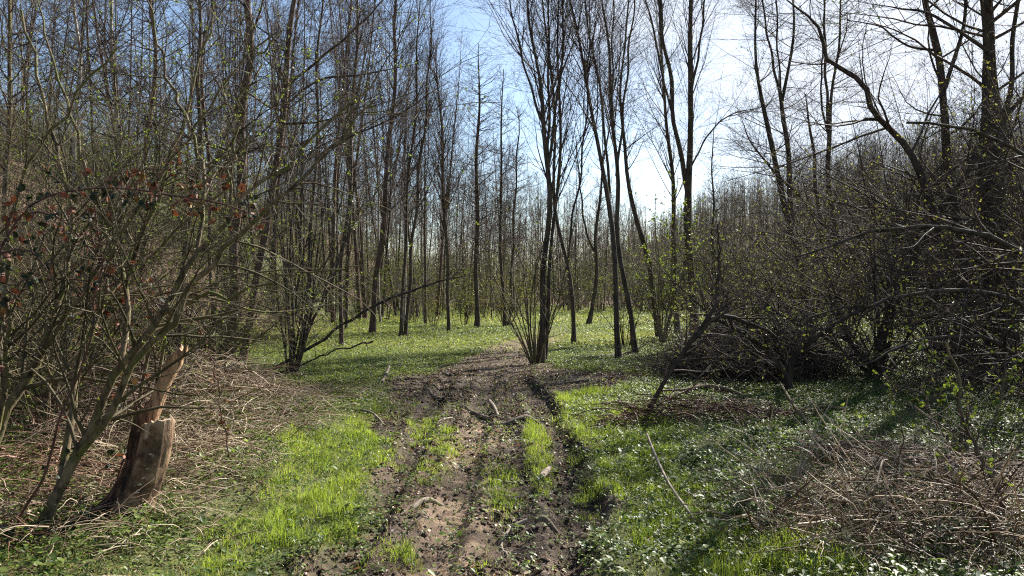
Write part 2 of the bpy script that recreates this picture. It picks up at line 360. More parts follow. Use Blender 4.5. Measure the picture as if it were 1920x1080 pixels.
# ------------------------------------------------------------------ object helpers
def tag(o, label=None, cat=None, group=None, kind=None):
    if label: o['label'] = label
    if cat: o['category'] = cat
    if group: o['group'] = group
    if kind: o['kind'] = kind
    return o
def thing(name, label, cat, loc, group=None, rz=0):
    o = bpy.data.objects.new(name, None); COL.objects.link(o); o.location = loc; o.rotation_euler = (0, 0, rz)
    o.empty_display_size = .1
    return tag(o, label, cat, group)
def dup(root, loc, rz, sc, label=None, group=None, tilt=(0, 0)):
    r = root.copy(); COL.objects.link(r); r.location = loc; r.rotation_euler = (tilt[0], tilt[1], rz); r.scale = (sc[0], sc[0], sc[1])
    if label: r['label'] = label
    if group: r['group'] = group
    for ch in list(root.children):
        c = ch.copy(); COL.objects.link(c); c.parent = r
    return r

# ------------------------------------------------------------------ terrain
def axis(segs):
    out = [segs[0][0]]
    for a, b, s in segs:
        n = max(1, int(round((b-a)/s))); out += list(np.linspace(a, b, n+1)[1:])
    return np.array(out)
def geo_steps(a, b, s, g):
    out = []; x = a
    while x < b: x += s; s *= g; out.append(x)
    return np.array(out)
ys = np.r_[np.linspace(-60, 2, 12), axis([(2.2, 3.6, .1), (3.6, 8.5, .021), (8.5, 13, .035), (13, 18, .07)]), geo_steps(18, 900, .12, 1.035)]
xp = np.r_[axis([(0, 1.6, .022), (1.6, 3, .05)]), geo_steps(3, 700, .07, 1.045)]
xs = np.r_[-xp[::-1], xp[1:]]
GX, GY = np.meshgrid(xs, ys); GZ = height(GX, GY)
nx, ny = len(xs), len(ys)
mb = MB()
i = np.arange(ny-1)[:, None]*nx; j = np.arange(nx-1)[None, :]
Q = np.stack([i+j, i+j+1, i+j+1+nx, i+j+nx], -1).reshape(-1, 4)
mb.add(np.stack([GX, GY, GZ], -1), Q, 0)
ground = mb.build('ground', M_ground); tag(ground, kind='structure')
x_, y_ = GX.ravel(), GY.ravel()
mud = pathmask(x_, y_)
r = rutx(y_)
tk = np.exp(-((x_-r[0]-.05+(fbm(x_, y_, .4, 3)-.5)*.3)/.26)**2)*sst(12.5, 9.5, y_)*sst(.25, .6, fbm(x_, y_, .5, 14))
tk = np.maximum(tk, .35*sst(.5, .75, fbm(x_, y_, .6, 15))*sst(9, 7, y_))
tk *= (1-.85*np.exp(-((x_-r[1])/.2)**2))
tk *= 1-.9*sst(9.8, 10.8, y_)*sst(15, 14, y_)  # crossing band darkened: wet mud plus tree shade, both put into the colour
tk = np.where(y_ > 13.6, np.maximum(tk, .35*sst(13.6, 16, y_)*(.4+fbm(x_, y_, .7, 18))), tk)
bk = sst(2.4, 4.2, -x_-(fbm(x_, y_, 1.5, 17)-.5)*2-.12*y_+1.0)*sst(40, 25, y_)
bk = np.maximum(bk, sst(50, 62, y_))
bk = np.maximum(bk, .8*np.exp(-((x_-2.6)/1.2)**2-((y_-5.3)/1.1)**2))
for nm, vals in (('mud', mud), ('track', np.clip(tk, 0, 1)), ('bank', np.clip(bk, 0, 1))):
    at = ground.data.attributes.new(nm, 'FLOAT', 'POINT'); at.data.foreach_set('value', vals.astype(np.float32))

# ------------------------------------------------------------------ ground plants (uncountable)
def inview(x, y, pad=.6): return (np.abs(x) < y*.68+pad) & (y > 3.4)
def scatter(rng, n, x0, x1, y0, y1, yp=1.0):
    return x0+(x1-x0)*rng.random(n), y0+(y1-y0)*rng.random(n)**yp
def blades(mb, rng, x, y, z, h, w, lean=.5, v=None):
    n = len(x); a = rng.random(n)*2*np.pi; d = np.stack([np.cos(a), np.sin(a), 0*a], 1); ln = (rng.random(n)**1.3*lean)[:, None]*h[:, None]
    a2 = rng.random(n)*2*np.pi; s = np.stack([np.cos(a2), np.sin(a2), 0*a2], 1)*w[:, None]
    up = np.array([0, 0, 1.0])[None]*h[:, None]
    b = np.stack([x, y, z-.01], 1); m = b+up*.55+d*ln*.35; t = b+up*(1-.25*(ln/np.maximum(h[:, None], .01)))+d*ln*1.15
    V = np.stack([b-s, b+s, m+s*.8, m-s*.8, t], 1).reshape(-1, 3); k = np.arange(n)[:, None]*5
    if v is None: v = rng.random(n)
    n0 = mb.n
    mb.add(V, k+np.array([[0, 1, 2, 3]]), np.repeat(v, 5))
    mb.T.append(k+np.array([[3, 2, 4]])+n0)

rng = rs(11)
x, y = scatter(rng, 420000, -3, 3, 3.5, 12.5, 1.15)
g = grassmask(x, y); keep = (rng.random(len(x)) < g*sst(.28, .62, .55*vnoise(x, y, .10, 50)+.45*fbm(x, y, .45, 53)+.12*g)*1.1) & inview(x, y)
x, y, g = x[keep], y[keep], g[keep]
hh = (.025+.075*rng.random(len(x))**1.4)*(.3+1.9*vnoise(x, y, .14, 51)**1.6)*(.4+.6*g)
mb = MB(); blades(mb, rng, x, y, height(x, y), hh, np.full(len(x), .0014)*(1+y*.08), 1.1, v=np.where(rng.random(len(x)) < .07, 1, np.clip(.1+.55*rng.random(len(x))+.5*(fbm(x, y, .5, 52)-.4), 0, .85)))
tag(mb.build('grass', M_grass), 'fresh bright green grass growing along both edges of the muddy track', 'grass', kind='stuff')
# meadow: sparse short blades and low leaves beyond
mb = MB()
for (n, y0, y1, hs, ws, sd_) in ((260000, 9, 20, .055, .003, 1), (300000, 18, 36, .08, .006, 2), (160000, 34, 62, .12, .014, 3)):
    rng = rs(20+sd_); yy = y0+(y1-y0)*rng.random(n); xx = (rng.random(n)*2-1)*(yy*.70+1)
    mm = pathmask(xx, yy); dens = (1-.93*mm)*sst(.25, .6, fbm(xx, yy, 2.2, 60))*sst(-10.5, -6, xx+.0*yy)
    k = rng.random(n) < dens; xx, yy = xx[k], yy[k]
    blades(mb, rng, xx, yy, height(xx, yy), hs*(.5+rng.random(len(xx))), np.full(len(xx), ws), .9)
rng = rs(29); xx, yy = scatter(rng, 270000, -6, 7, 3.5, 11, 1.1)
k = (rng.random(len(xx)) < (1-.9*pathmask(xx, yy))*(.25+.75*sst(.3, .6, fbm(xx, yy, .5, 61)))) & inview(xx, yy, 1); xx, yy = xx[k], yy[k]
blades(mb, rng, xx, yy, height(xx, yy), .02+.07*rng.random(len(xx))**1.6, np.full(len(xx), .0016), 1.6)
tag(mb.build('meadow_grass', M_meadow), 'short pale green grass spread over the sunlit clearing', 'grass', kind='stuff')

def herb_patch(mb, rng, n, xf, hs, size, dens, nl=3, clump=.03, wid=.36):
    xx, yy = xf(n); d = dens(xx, yy); k = (rng.random(len(xx)) < d) & inview(xx, yy, 2); xx, yy = xx[k], yy[k]
    m = len(xx); zz = height(xx, yy); hgt = hs*(.35+.9*rng.random(m))
    for q in range(nl):
        a = rng.random(m)*2*np.pi; r_ = clump*rng.random(m)
        C = np.stack([xx+np.cos(a)*r_, yy+np.sin(a)*r_, zz+hgt*(.75+.4*rng.random(m))], 1)
        D = np.stack([np.cos(a), np.sin(a), .45*rng.normal(size=m)+.05], 1)
        leaves(mb, C, D, size*(.6+.8*rng.random(m)), rng, wid=wid, flat=.85)
mb = MB(); rng = rs(31)
def dn_near(x, y):
    m = pathmask(x, y); g = grassmask(x, y)
    right = sst(.7, 1.15, x)*(1-.5*g); left = sst(-1.9, -2.5, x)
    heap = np.exp(-((x-2.9)/1.3)**2-((y-5.2)/1.0)**2)
    return (1-m*.93)*np.clip(right+left+.45, 0, 1)*(1-.15*heap)*(.25+.75*sst(.28, .55, fbm(x, y, .7, 70)))*(1-.45*g)+.05*m
herb_patch(mb, rng, 105000, lambda n: scatter(rng, n, -6.5, 7.5, 3.5, 10.5, 1.1), .065, .024, dn_near, 4, .02)
herb_patch(mb, rng, 3800, lambda n: scatter(rng, n, -6.5, 7.5, 3.5, 8.5, 1.1), .10, .045, dn_near, 5, .035)
tag(mb.build('herbs', M_covernear), 'low leafy herbs carpeting the ground beside the track', 'ground plants', kind='stuff')
mb = MB(); rng = rs(32)
def dn_mid(x, y):
    m = pathmask(x, y)
    return (1-.97*m)*sst(.22, .5, fbm(x, y, 1.6, 71))*sst(-11, -5.5, x)
herb_patch(mb, rng, 150000, lambda n: scatter(rng, n, -9, 14, 9.5, 20), .07, .034, dn_mid, 3, .05)
herb_patch(mb, rng, 110000, lambda n: scatter(rng, n, -18, 24, 19, 36), .08, .060, lambda x, y: .7*dn_mid(x, y), 2, .08)
herb_patch(mb, rng, 60000, lambda n: scatter(rng, n, -34, 44, 34, 64), .12, .11, lambda x, y: .6*dn_mid(x, y), 2, .15)
tag(mb.build('undergrowth', M_cover), 'dark glossy spring ground cover spreading under the trees', 'ground plants', kind='stuff')
# wood anemones
mb = MB(); rng = rs(33)
for n, y0, y1, s in ((4200, 8.5, 20, .014), (3600, 19, 32, .020)):
    yy = y0+(y1-y0)*rng.random(n); xx = (rng.random(n)*2-1)*(yy*.66)
    k = rng.random(n) < (1-pathmask(xx, yy))*sst(.5, .66, fbm(xx, yy, 1.3, 80))*sst(-9, -5, xx); xx, yy = xx[k], yy[k]
    C0 = np.stack([xx, yy, height(xx, yy)+.09+.04*rng.random(len(xx))], 1)
    for q in range(5):
        a = q*2*np.pi/5+rng.random(len(xx))*.3
        leaves(mb, C0, np.stack([np.cos(a), np.sin(a), .35+0*a], 1), s, rng, wid=.42, flat=.9)
tag(mb.build('wood_anemone_carpet', M_white), 'tiny white spring flowers scattered over the clearing', 'flowers', kind='stuff')
# celandines: yellow flowers near right
# fallen leaves
mb = MB(); rng = rs(34)
xx, yy = scatter(rng, 46000, -7, 6, 3.6, 16, 1.2)
dn = pathmask(xx, yy)*.6+sst(-2.4, -3.6, xx)*.9+.12+.5*np.exp(-((xx-2.9)/1.4)**2-((yy-5.3)/1.2)**2)
k = rng.random(len(xx)) < dn*sst(.3, .6, fbm(xx, yy, .8, 81)); xx, yy = xx[k], yy[k]
a = rng.random(len(xx))*2*np.pi
leaves(mb, np.stack([xx, yy, height(xx, yy)+.008+.02*rng.random(len(xx))], 1), np.stack([np.cos(a), np.sin(a), .25*rng.normal(size=len(a))], 1), .012+.032*rng.random(len(a)), rng, wid=.32, flat=.6)
tag(mb.build('fallen_leaves', M_dead), 'brown dead leaves lying on the mud and the bank', 'dead leaves', kind='stuff')
mb = MB(); rng = rs(340)
xx, yy = scatter(rng, 42000, -2.3, 2.4, 3.5, 22, 1.35)
k = rng.random(len(xx)) < pathmask(xx, yy)*(.25+.75*sst(.35, .65, fbm(xx, yy, .5, 83)))*(1-.6*sst(9.8, 11, yy)*sst(15.5, 14, yy))*(1-.8*np.exp(-((xx-rutx(yy)[0])/.12)**2)); xx, yy = xx[k], yy[k]; a = rng.random(len(xx))*2*np.pi
leaves(mb, np.stack([xx, yy, height(xx, yy)+.004+.012*rng.random(len(xx))], 1), np.stack([np.cos(a), np.sin(a), .3*rng.normal(size=len(a))], 1), (.008+.028*rng.random(len(a))**1.5)*(1+.03*yy), rng, wid=.3, flat=.5)
tag(mb.build('leaf_litter', M_litter), 'grey brown scraps of leaves trodden into the mud of the track', 'dead leaves', kind='stuff')
# crumbs of soil
mb = MB(); rng = rs(341)
xx, yy = scatter(rng, 52000, -2.3, 2.4, 3.5, 15, 1.2)
k = rng.random(len(xx)) < pathmask(xx, yy)*sst(.35, .6, fbm(xx, yy, .4, 84))*(1-.9*np.exp(-((xx-rutx(yy)[0])/.14)**2)); xx, yy = xx[k], yy[k]; n = len(xx)
s_ = (.004+.016*rng.random(n)**3)*(1+.015*yy)
oc = np.array([[1, 0, 0], [0, 1, 0], [-1, 0, 0], [0, -1, 0], [0, 0, 1], [0, 0, -1.]])
V = oc[None]*(.6+.8*rng.random((n, 6, 1)))*s_[:, None, None]*np.array([1.2, 1.2, .8])+.3*s_[:, None, None]*rng.normal(size=(n, 6, 3))
V += np.stack([xx, yy, height(xx, yy)+s_*.35], 1)[:, None]
Tq = np.array([[0, 1, 4], [1, 2, 4], [2, 3, 4], [3, 0, 4], [1, 0, 5], [2, 1, 5], [3, 2, 5], [0, 3, 5]])
mb.add(V, (np.arange(n)[:, None, None]*6+Tq[None]).reshape(-1, 3), np.repeat(rng.random(n), 6))
tag(mb.build('soil_crumbs', M_crumb, smooth=False), 'loose crumbs and clods of dark soil strewn over the track', 'soil', kind='stuff')
# small broken twigs
def ground_twigs(mb, rng, xx, yy, L, r, lift=.02, S=3, wig=.25, rise=.1):
    a = rng.random(len(xx))*2*np.pi; n = len(xx)
    D = np.stack([np.cos(a), np.sin(a), rise*rng.normal(size=n)], 1)
    P0 = np.stack([xx, yy, height(xx, yy)+lift*rng.random(n)+r], 1)
    P = walk(rng, P0, D, L, S, wig, 0)
    P[..., 2] = np.maximum(P[..., 2], height(P[..., 0], P[..., 1])+.003)
    tubes(mb, P, taper(r*np.ones(n), S, .7, .35), 3, None, rng)
mb = MB(); rng = rs(35)
xx, yy = scatter(rng, 15000, -6, 5, 3.6, 16, 1.1)
k = rng.random(len(xx)) < (pathmask(xx, yy)*.8+.2+.6*sst(10.5, 12, yy)*sst(15, 13, yy)*(np.abs(xx) < 3)); xx, yy = xx[k], yy[k]
ground_twigs(mb, rng, xx, yy, .04+.28*rng.random(len(xx))**3, .0012+.0028*rng.random(len(xx))**2)
tag(mb.build('twig_litter', M_stick), 'small broken twigs littering the muddy ground', 'twigs', kind='stuff')

# dead grass and bramble tangles
def tangle(mb, rng, n, cx, cy_, rx, ry, h, L, r, rise=.5, droop=-.22, edge=1.6):
    a = rng.random(n)*2*np.pi; q = np.sqrt(rng.random(n))
    xx = cx+rx*q*np.cos(a); yy = cy_+ry*q*np.sin(a)
    P0 = np.stack([xx, yy, height(xx, yy)+h*(1-q**edge)*rng.random(n)], 1)
    b = rng.random(n)*2*np.pi
    D = np.stack([np.cos(b), np.sin(b)*.8, rise*rng.random(n)], 1)
    P = walk(rng, P0, D, L*(.25+1.1*rng.random(n)**1.3), 6, .07+.16*rng.random((n, 1)), droop*.45)
    P[..., 2] = np.maximum(P[..., 2], height(P[..., 0], P[..., 1])+.004)
    R = taper(r*(.35+1.0*rng.random(n)+1.3*rng.random(n)**5), 6, .6, .3); tubes(mb, P, R, 3, None, rng)
    f = n//2; p1, r1 = spawn(rng, P, R, f, .2, .9, 20, 70, lf=lambda t, L_, u: L_*.3*u, rr=.7, rmin=.0012, S=3, wig=.2); tubes(mb, p1, r1, 3, None, rng)
mb = MB(); rng = rs(36)
tangle(mb, rng, 3600, -3.35, 8.3, 1.25, 1.9, .42, .5, .0034)
tangle(mb, rng, 900, -2.75, 6.5, .75, 1.0, .22, .35, .003)
tangle(mb, rng, 500, -2.6, 10.4, .9, 1.1, .15, .4, .003)
tag(mb.build('dry_grass_tangle', M_dry), 'pale dry grass and stems matted behind the broken stump', 'dead grass', kind='stuff')
mb = MB(); rng = rs(37)
tangle(mb, rng, 950, 2.85, 5.0, 1.5, 1.0, .22, .6, .0034)
tangle(mb, rng, 420, 2.3, 4.6, .9, .6, .42, .5, .0042, rise=1.3)
tag(mb.build('dry_stem_tangle', M_dry), 'grey dead stems lying in a heap beside the ground cover', 'dead stems', kind='stuff')
mb = MB(); rng = rs(38)
tangle(mb, rng, 1900, -5.6, 8.8, 2.4, 3.6, .7, .7, .004)
tangle(mb, rng, 800, -3.6, 5.2, 1.1, 1.3, .45, .5, .0035)
tangle(mb, rng, 1200, -8.5, 14, 3, 4, .8, .9, .006)
tag(mb.build('bramble_litter', M_dryred), 'red brown dead brambles matted over the bank', 'dead brambles', kind='stuff')
mb = MB(); rng = rs(39)
n = 110; xx = 1.9+2.1*rng.random(n); yy = 4.2+2.3*rng.random(n); b = rng.random(n)*2*np.pi
P0 = np.stack([xx, yy, height(xx, yy)], 1)
tubes(mb, walk(rng, P0, np.stack([np.cos(b)*.9-.3, np.sin(b)*.5, .25+1.1*rng.random(n)], 1), .25+.65*rng.random(n), 5, .07, -.03), taper(.0022+.0026*rng.random(n), 5, .5, .5), 4, np.clip(.75+.2*rng.random(n), 0, 1), rng)
tag(mb.build('dead_stalks_litter', M_dry), 'pale broken stalks poking out of the dead stem heap', 'dead stems', kind='stuff')
mb = MB(); rng = rs(390)
tangle(mb, rng, 560, -2.9, 4.7, 1.2, .9, .20, .4, .0028)
tangle(mb, rng, 500, -2.6, 5.8, .7, .9, .16, .35, .0028)
tag(mb.build('straw_litter', M_dry), 'dry straw and stalks strewn round the foot of the broken stump', 'dead grass', kind='stuff')
mb = MB(); rng = rs(391)
n = 450; u = rng.random(n)
P0 = np.stack([2.5+u*1.6+rng.normal(size=n)*.18, 6.9-u*2.1+rng.normal(size=n)*.22, np.zeros(n)], 1); P0[:, 2] = height(P0[:, 0], P0[:, 1])+.22*rng.random(n)
tubes(mb, (lambda P: P)(walk(rng, P0, np.stack([.8+.3*rng.normal(size=n), -.9+.4*rng.normal(size=n), .25*rng.random(n)], 1), .3+.6*rng.random(n), 5, .12, -.05)), taper(np.full(n, .0032), 5, .6, .3), 3, None, rng)
tangle(mb, rng, 600, 2.1, 8.9, 1.3, .55, .3, .5, .005)
tag(mb.build('reddish_stem_litter', M_dryred), 'reddish dead stems fallen across the ground cover', 'dead stems', kind='stuff')

# ------------------------------------------------------------------ trees
def crown_geo(rng, P, R, sty):
    """branches and twigs of a set of stems; returns list of (P, R, K)"""
    out = []
    H = sty.get('len', 1.8)
    n1 = int(sty['n1']*len(P)) if 'n1tot' not in sty else sty['n1tot']
    p1, r1 = spawn(rng, P, R, n1, sty.get('t0', .3), .99, *sty.get('a1', (45, 75)), lf=lambda t, L, u: H*u*(1.15-.75*t), rr=.4, rmin=.006, rmax=sty.get('rb', .016), S=7,
                   wig=sty.get('wig', .09), trop=sty.get('trop', .07), tp=sty.get('tp', .9))
    out.append((p1, r1, 4))
    p2, r2 = spawn(rng, p1, r1, int(n1*sty.get('k2', 6)), .12, 1, 25, 60, lf=lambda t, L, u: L*.5*u*(1.1-.5*t), rr=.5, rmin=.0038, rmax=.009, S=4, wig=.1, trop=sty.get('trop', .07)*.8)
    out.append((p2, r2, 3))
    p3, r3 = spawn(rng, p2, r2, int(n1*sty.get('k2', 6)*sty.get('k3', 4)), .1, 1, 20, 55, lf=lambda t, L, u: L*.55*u, rr=.7, rmin=sty.get('rt', .0028), S=3, wig=.12, trop=.04)
    out.append((p3, r3, 3))
    return out

STY = dict(
    alder=dict(n1=46, len=2.0, a1=(50, 80), t0=.30, trop=.05, k2=6, k3=3.5),
    upright=dict(n1=30, len=3.6, a1=(14, 36), t0=.30, trop=.05, k2=6, k3=4, wig=.06),
    thin=dict(n1=26, len=1.5, a1=(35, 70), t0=.35, trop=.06, k2=6, k3=3),
    big=dict(rb=.032, n1=30, len=3.4, a1=(35, 75), t0=.25, trop=.05, k2=8, k3=5, wig=.14),
)
def ptrunk(stem, S=26, ext=3.0, rng=None, wob=.004, snap=True):
    Y, pts = stem[0], stem[1]; e = stem[2] if len(stem) > 2 else ext
    A = []
    for k, p in enumerate(pts):
        dy = p[3] if len(p) > 3 else 0
        w = wp(p[0], p[1], Y+dy); A.append([*w, (.61 if p[2] < 40 else .92)*p[2]/2/F*(Y+dy)])
    A = np.array(A)
    if snap:
        A[0, 2] = height(A[0, 0], A[0, 1], False)-.06
    if e > 0:
        d = norm(A[-1, :3]-A[-2, :3]); d[2] = abs(d[2]); A = np.vstack([A, [*(A[-1, :3]+d*e*.5), A[-1, 3]*.55], [*(A[-1, :3]+d*e), .006]])
    q = resample(A, S)
    if rng is not None:
        t = np.linspace(0, 1, S); L = np.linalg.norm(A[-1, :3]-A[0, :3])
        for ax in (0, 1): q[:, ax] += wob*L*np.sin(t*2*np.pi*(2+rng.random()*3)+rng.random()*6)*np.minimum(1, t*5)
    return q
def hero(name, label, cat, stems, style='alder', seed=0, mat=None, tmat=None, group=None, forks=(), leaf=None, K=9, **over):
    """stems: rooted trunks; forks: limbs starting on a trunk; all given at their true distance"""
    rng = rs(1000+seed); sty = dict(STY[style]); sty.update(over); mat = mat or M_bark; tmat = tmat or M_twig
    qs = [ptrunk(s, rng=rng) for s in stems]; fq = [ptrunk(s, rng=rng, snap=False) for s in forks]
    loc = np.array([qs[0][0, 0], qs[0][0, 1], height(qs[0][0, 0], qs[0][0, 1], False)])
    root = thing(name, label, cat, loc, group)
    for q in qs:
        m = MB(); R = q[:, 3].copy(); R[0] *= 1.45; R[1] *= 1.12
        tubes(m, q[None, :, :3], R[None], K, [.5], rng, .16); m.build('trunk', mat, root, loc)
    for q in fq:
        m = MB(); tubes(m, q[None, :, :3], q[None, :, 3], 7, [.4], rng, .14); m.build('limb', mat, root, loc)
    AP = np.stack([q[:, :3] for q in qs+fq]); AR = np.stack([q[:, 3] for q in qs+fq])
    m = MB(); gs = crown_geo(rng, AP, AR, sty)
    for P, R, k in gs: tubes(m, P, R, k, None, rng)
    m.build('crown', tmat, root, loc)
    if leaf:
        lm, nl, ls = leaf; nl = int(nl*1.5); ls *= .72; m = MB(); P = gs[2][0]; n = len(P); idx = rng.integers(0, n, nl); s = rng.integers(0, 4, nl)
        leaves(m, P[idx, s], rng.normal(size=(nl, 3))+np.array([0, 0, .4]), ls*(.6+.8*rng.random(nl)), rng); m.build('foliage', lm, root, loc)
    return root

T = 'tree'
# ---- trees standing round the clearing, read off the photograph with their distances
hero('alder_tree', 'multi-stemmed alder with basal shoots standing alone beside the end of the muddy track', T,
     [(16.6, [(1014, 682, 24), (1017, 600, 19), (1021, 520, 17), (1027, 400, 17), (1028, 300, 15), (1018, 215, 13), (1004, 110, 9), (990, 0, 7)], 2.5),
      (16.7, [(1020, 680, 14), (1032, 520, 11), (1042, 380, 10), (1050, 220, 8), (1048, 80, 6)], 2.5)],
     'upright', 1, M_bark, forks=[(16.6, [(1027, 320, 11), (1040, 230, 9), (1052, 120, 7), (1058, 0, 5)], 2), (16.6, [(1024, 250, 10), (1000, 180, 8), (975, 90, 6), (955, 0, 4)], 1.5),
      (16.6, [(1026, 290, 9), (1030, 200, 8), (1028, 100, 6), (1030, 0, 5)], 2)], leaf=(M_young, 350, .03), n1tot=120, len=3.2, t0=.35)
# basal shoots of that alder: a coppice ring
def coppice(name, label, loc, seed, n, hgt, lean, r, mat, leafn=0, leafsize=.04, lmat=None, bias=(0, 0, 0), group=None, cat='shrub', k1=6, k2=5, twigmat=None, S=10, wig=.07, trop=.03, k3=0, spread=.08, l1=.38, rt=.0028):
    rng = rs(2000+seed); loc = np.array([loc[0], loc[1], float(height(loc[0], loc[1], False))])
    root = thing(name, label, cat, loc, group); a = rng.random(n)*2*np.pi; q = rng.random(n)**.7
    D = np.stack([np.cos(a)*q*lean, np.sin(a)*q*lean, np.ones(n)], 1)+np.asarray(bias)
    P0 = loc+np.stack([np.cos(a)*q*spread, np.sin(a)*q*spread, -.05+0*a], 1)
    P = walk(rng, P0, D, hgt*(.55+.5*rng.random(n)), S, wig, trop); R = taper(r*(.55+.6*rng.random(n)), S, .75, .1)
    for k in range(min(n, 14)):
        m = MB(); tubes(m, P[k:k+1], R[k:k+1], 6, None, rng, .1); m.build('stem', mat, root, loc)
    m = MB()
    if n > 14: tubes(m, P[14:], R[14:], 5, None, rng)
    p1, r1 = spawn(rng, P, R, n*k1, .15, 1, 25, 65, lf=lambda t, L, u: L*l1*u*(1.2-.7*t), rr=.55, rmin=.004, S=5, wig=.12, trop=trop); tubes(m, p1, r1, 4, None, rng)
    p2, r2 = spawn(rng, p1, r1, n*k1*k2, .1, 1, 25, 65, lf=lambda t, L, u: L*.5*u, rr=.6, rmin=rt, S=4, wig=.14, trop=trop*.5); tubes(m, p2, r2, 3, None, rng)
    pl = p2
    if k3:
        p3, r3 = spawn(rng, p2, r2, n*k1*k2*k3, .1, 1, 25, 65, lf=lambda t, L, u: L*.55*u, rr=.7, rmin=rt*.8, S=3, wig=.14, trop=.0); tubes(m, p3, r3, 3, None, rng); pl = p3
    m.build('crown', twigmat or M_twig, root, loc)
    if leafn:
        m = MB(); nb = len(pl); c = max(1, leafn//4); idx = rng.integers(0, nb, c); s = rng.integers(1, pl.shape[1], c)
        for q_ in range(4):
            leaves(m, pl[idx, s], rng.normal(size=(c, 3))+np.array([0, 0, .6]), leafsize*(.5+.8*rng.random(c)), rng)
        m.build('foliage', lmat or M_young, root, loc)
    return root
def gp(px, py, z=0):   # ground point seen at a photograph pixel
    Y = (CAMZ-z)*F/(py-540); return ((px-960)/F*Y, Y)
coppice('hazel_shrub', 'thin arching shoots clustered round the foot of the lone multi-stemmed alder', (.48, 16.3), 1, 15, 4.2, .42, .018, M_green, 420, .035, bias=(-.12, 0, 0), k1=4, k2=3)

hero('alder_tree', 'straight slender reddish trunk with long ascending side branches at the front of the wood', T,
     [(27, [(698, 626, 19), (703, 560, 17), (714, 450, 16), (726, 320, 14), (736, 200, 12), (742, 60, 9), (744, 0, 8)], 2.5)], 'upright', 2, M_barkred, n1tot=95, a1=(25, 55), len=4.6, t0=.28)
hero('alder_tree', 'conical alder with a single straight trunk and tapering top against the blue gap', T,
     [(31, [(895, 614, 15), (894, 500, 13), (894, 380, 11), (896, 250, 9), (898, 150, 5), (899, 80, 2)], 0)], 'alder', 3, M_bark, n1tot=120, len=2.0, t0=.25, rt=.004)
hero('alder_tree', 'second conical alder with paired trunks rising from one foot beside the blue gap', T,
     [(31.5, [(947, 616, 10), (941, 500, 9), (938, 350, 7), (942, 220, 5), (943, 130, 2)], 0), (31.5, [(955, 615, 9), (960, 500, 8), (965, 380, 6), (972, 250, 4), (970, 200, 2)], 0)], 'alder', 4, M_bark, n1tot=130, len=1.6, t0=.25, rt=.004)
hero('alder_tree', 'dark crooked trunk standing in the sunny clearing, bending at mid height', T,
     [(22, [(1076, 646, 14), (1075, 600, 13), (1068, 530, 12), (1052, 450, 11), (1042, 380, 10), (1040, 250, 8), (1030, 120, 7), (1020, 0, 5)], 2)], 'upright', 5, M_bark, forks=[(22, [(1064, 500, 8), (1072, 420, 7), (1088, 330, 6), (1100, 200, 5), (1105, 60, 4)], 2)], n1tot=70)
hero('alder_tree', 'small leaning tree with a curved trunk at the far edge of the clearing', T,
     [(33, [(1103, 611, 15), (1112, 570, 13), (1118, 500, 11), (1119, 420, 10), (1128, 340, 7), (1140, 250, 5)], 1.5)], 'thin', 6, M_bark, forks=[(33, [(1113, 470, 7), (1098, 430, 6), (1090, 370, 5), (1082, 290, 4)], 1)], n1tot=55)
hero('alder_tree', 'tall twin trunks crossing at mid height beside the brushwood', T,
     [(16.6, [(1160, 680, 17), (1156, 600, 16), (1150, 500, 15), (1143, 400, 15), (1128, 290, 12), (1108, 190, 10), (1085, 90, 8), (1066, 0, 6)], 3),
      (18.0, [(1193, 667, 17), (1183, 600, 16), (1170, 530, 15), (1160, 430, 14), (1155, 330, 13), (1150, 220, 10), (1140, 100, 8), (1130, 0, 6)], 3)],
     'upright', 7, M_bark, forks=[(16.8, [(1143, 380, 9), (1135, 250, 8), (1118, 130, 6), (1095, 0, 5)], 2), (18, [(1156, 330, 9), (1170, 200, 7), (1180, 90, 6), (1190, 0, 4)], 2), (17, [(1150, 250, 7), (1148, 120, 5), (1150, 0, 4)], 2)],
     n1tot=110, len=3.4, t0=.36)
hero('alder_tree', 'leaning bare trunk curving over towards the twin trunks, behind the leafy hazel', T,
     [(24, [(1238, 640, 19), (1226, 560, 19), (1214, 490, 17), (1196, 420, 15), (1182, 350, 12), (1172, 280, 10), (1160, 180, 8), (1175, 80, 6), (1180, 0, 5)], 1.5)], 'thin', 8, M_bark, n1tot=50, len=2.2)
hero('alder_tree', 'thick two-forked alder trunk rising behind the brush pile, tallest in the clearing', T,
     [(25, [(1302, 628, 27), (1300, 560, 25), (1293, 450, 23), (1290, 360, 22), (1292, 250, 17), (1296, 130, 15), (1297, 0, 12)], 4)], 'upright', 9, M_bark,
     forks=[(25, [(1291, 370, 16), (1280, 310, 15), (1268, 250, 14), (1254, 130, 12), (1240, 40, 9), (1232, -60, 7)], 3), (25, [(1268, 250, 9), (1250, 170, 7), (1225, 60, 6), (1205, -20, 4)], 2), (25, [(1294, 180, 9), (1310, 100, 7), (1322, 0, 5)], 2),
            (25, [(1292, 320, 6), (1330, 250, 5), (1370, 215, 4), (1410, 205, 3)], .5)],
     n1tot=120, len=3.6, t0=.42)
hero('alder_tree', 'straight bare trunk close beside the thick two-forked alder, rough with ivy low down', T,
     [(26, [(1272, 632, 17), (1266, 540, 16), (1262, 430, 14), (1258, 320, 12), (1250, 200, 9), (1238, 80, 8), (1232, 0, 7)], 3)], 'upright', 10, M_bark, n1tot=70, len=3, leaf=(M_ivy, 500, .05))
hero('alder_tree', 'slim straight tree with short twigs seen through the gap under the bright cloud', T,
     [(38, [(1336, 600, 10), (1336, 500, 9), (1337, 400, 7), (1336, 300, 4), (1336, 240, 2)], 0)], 'thin', 11, M_bark, n1tot=60, len=1.4)
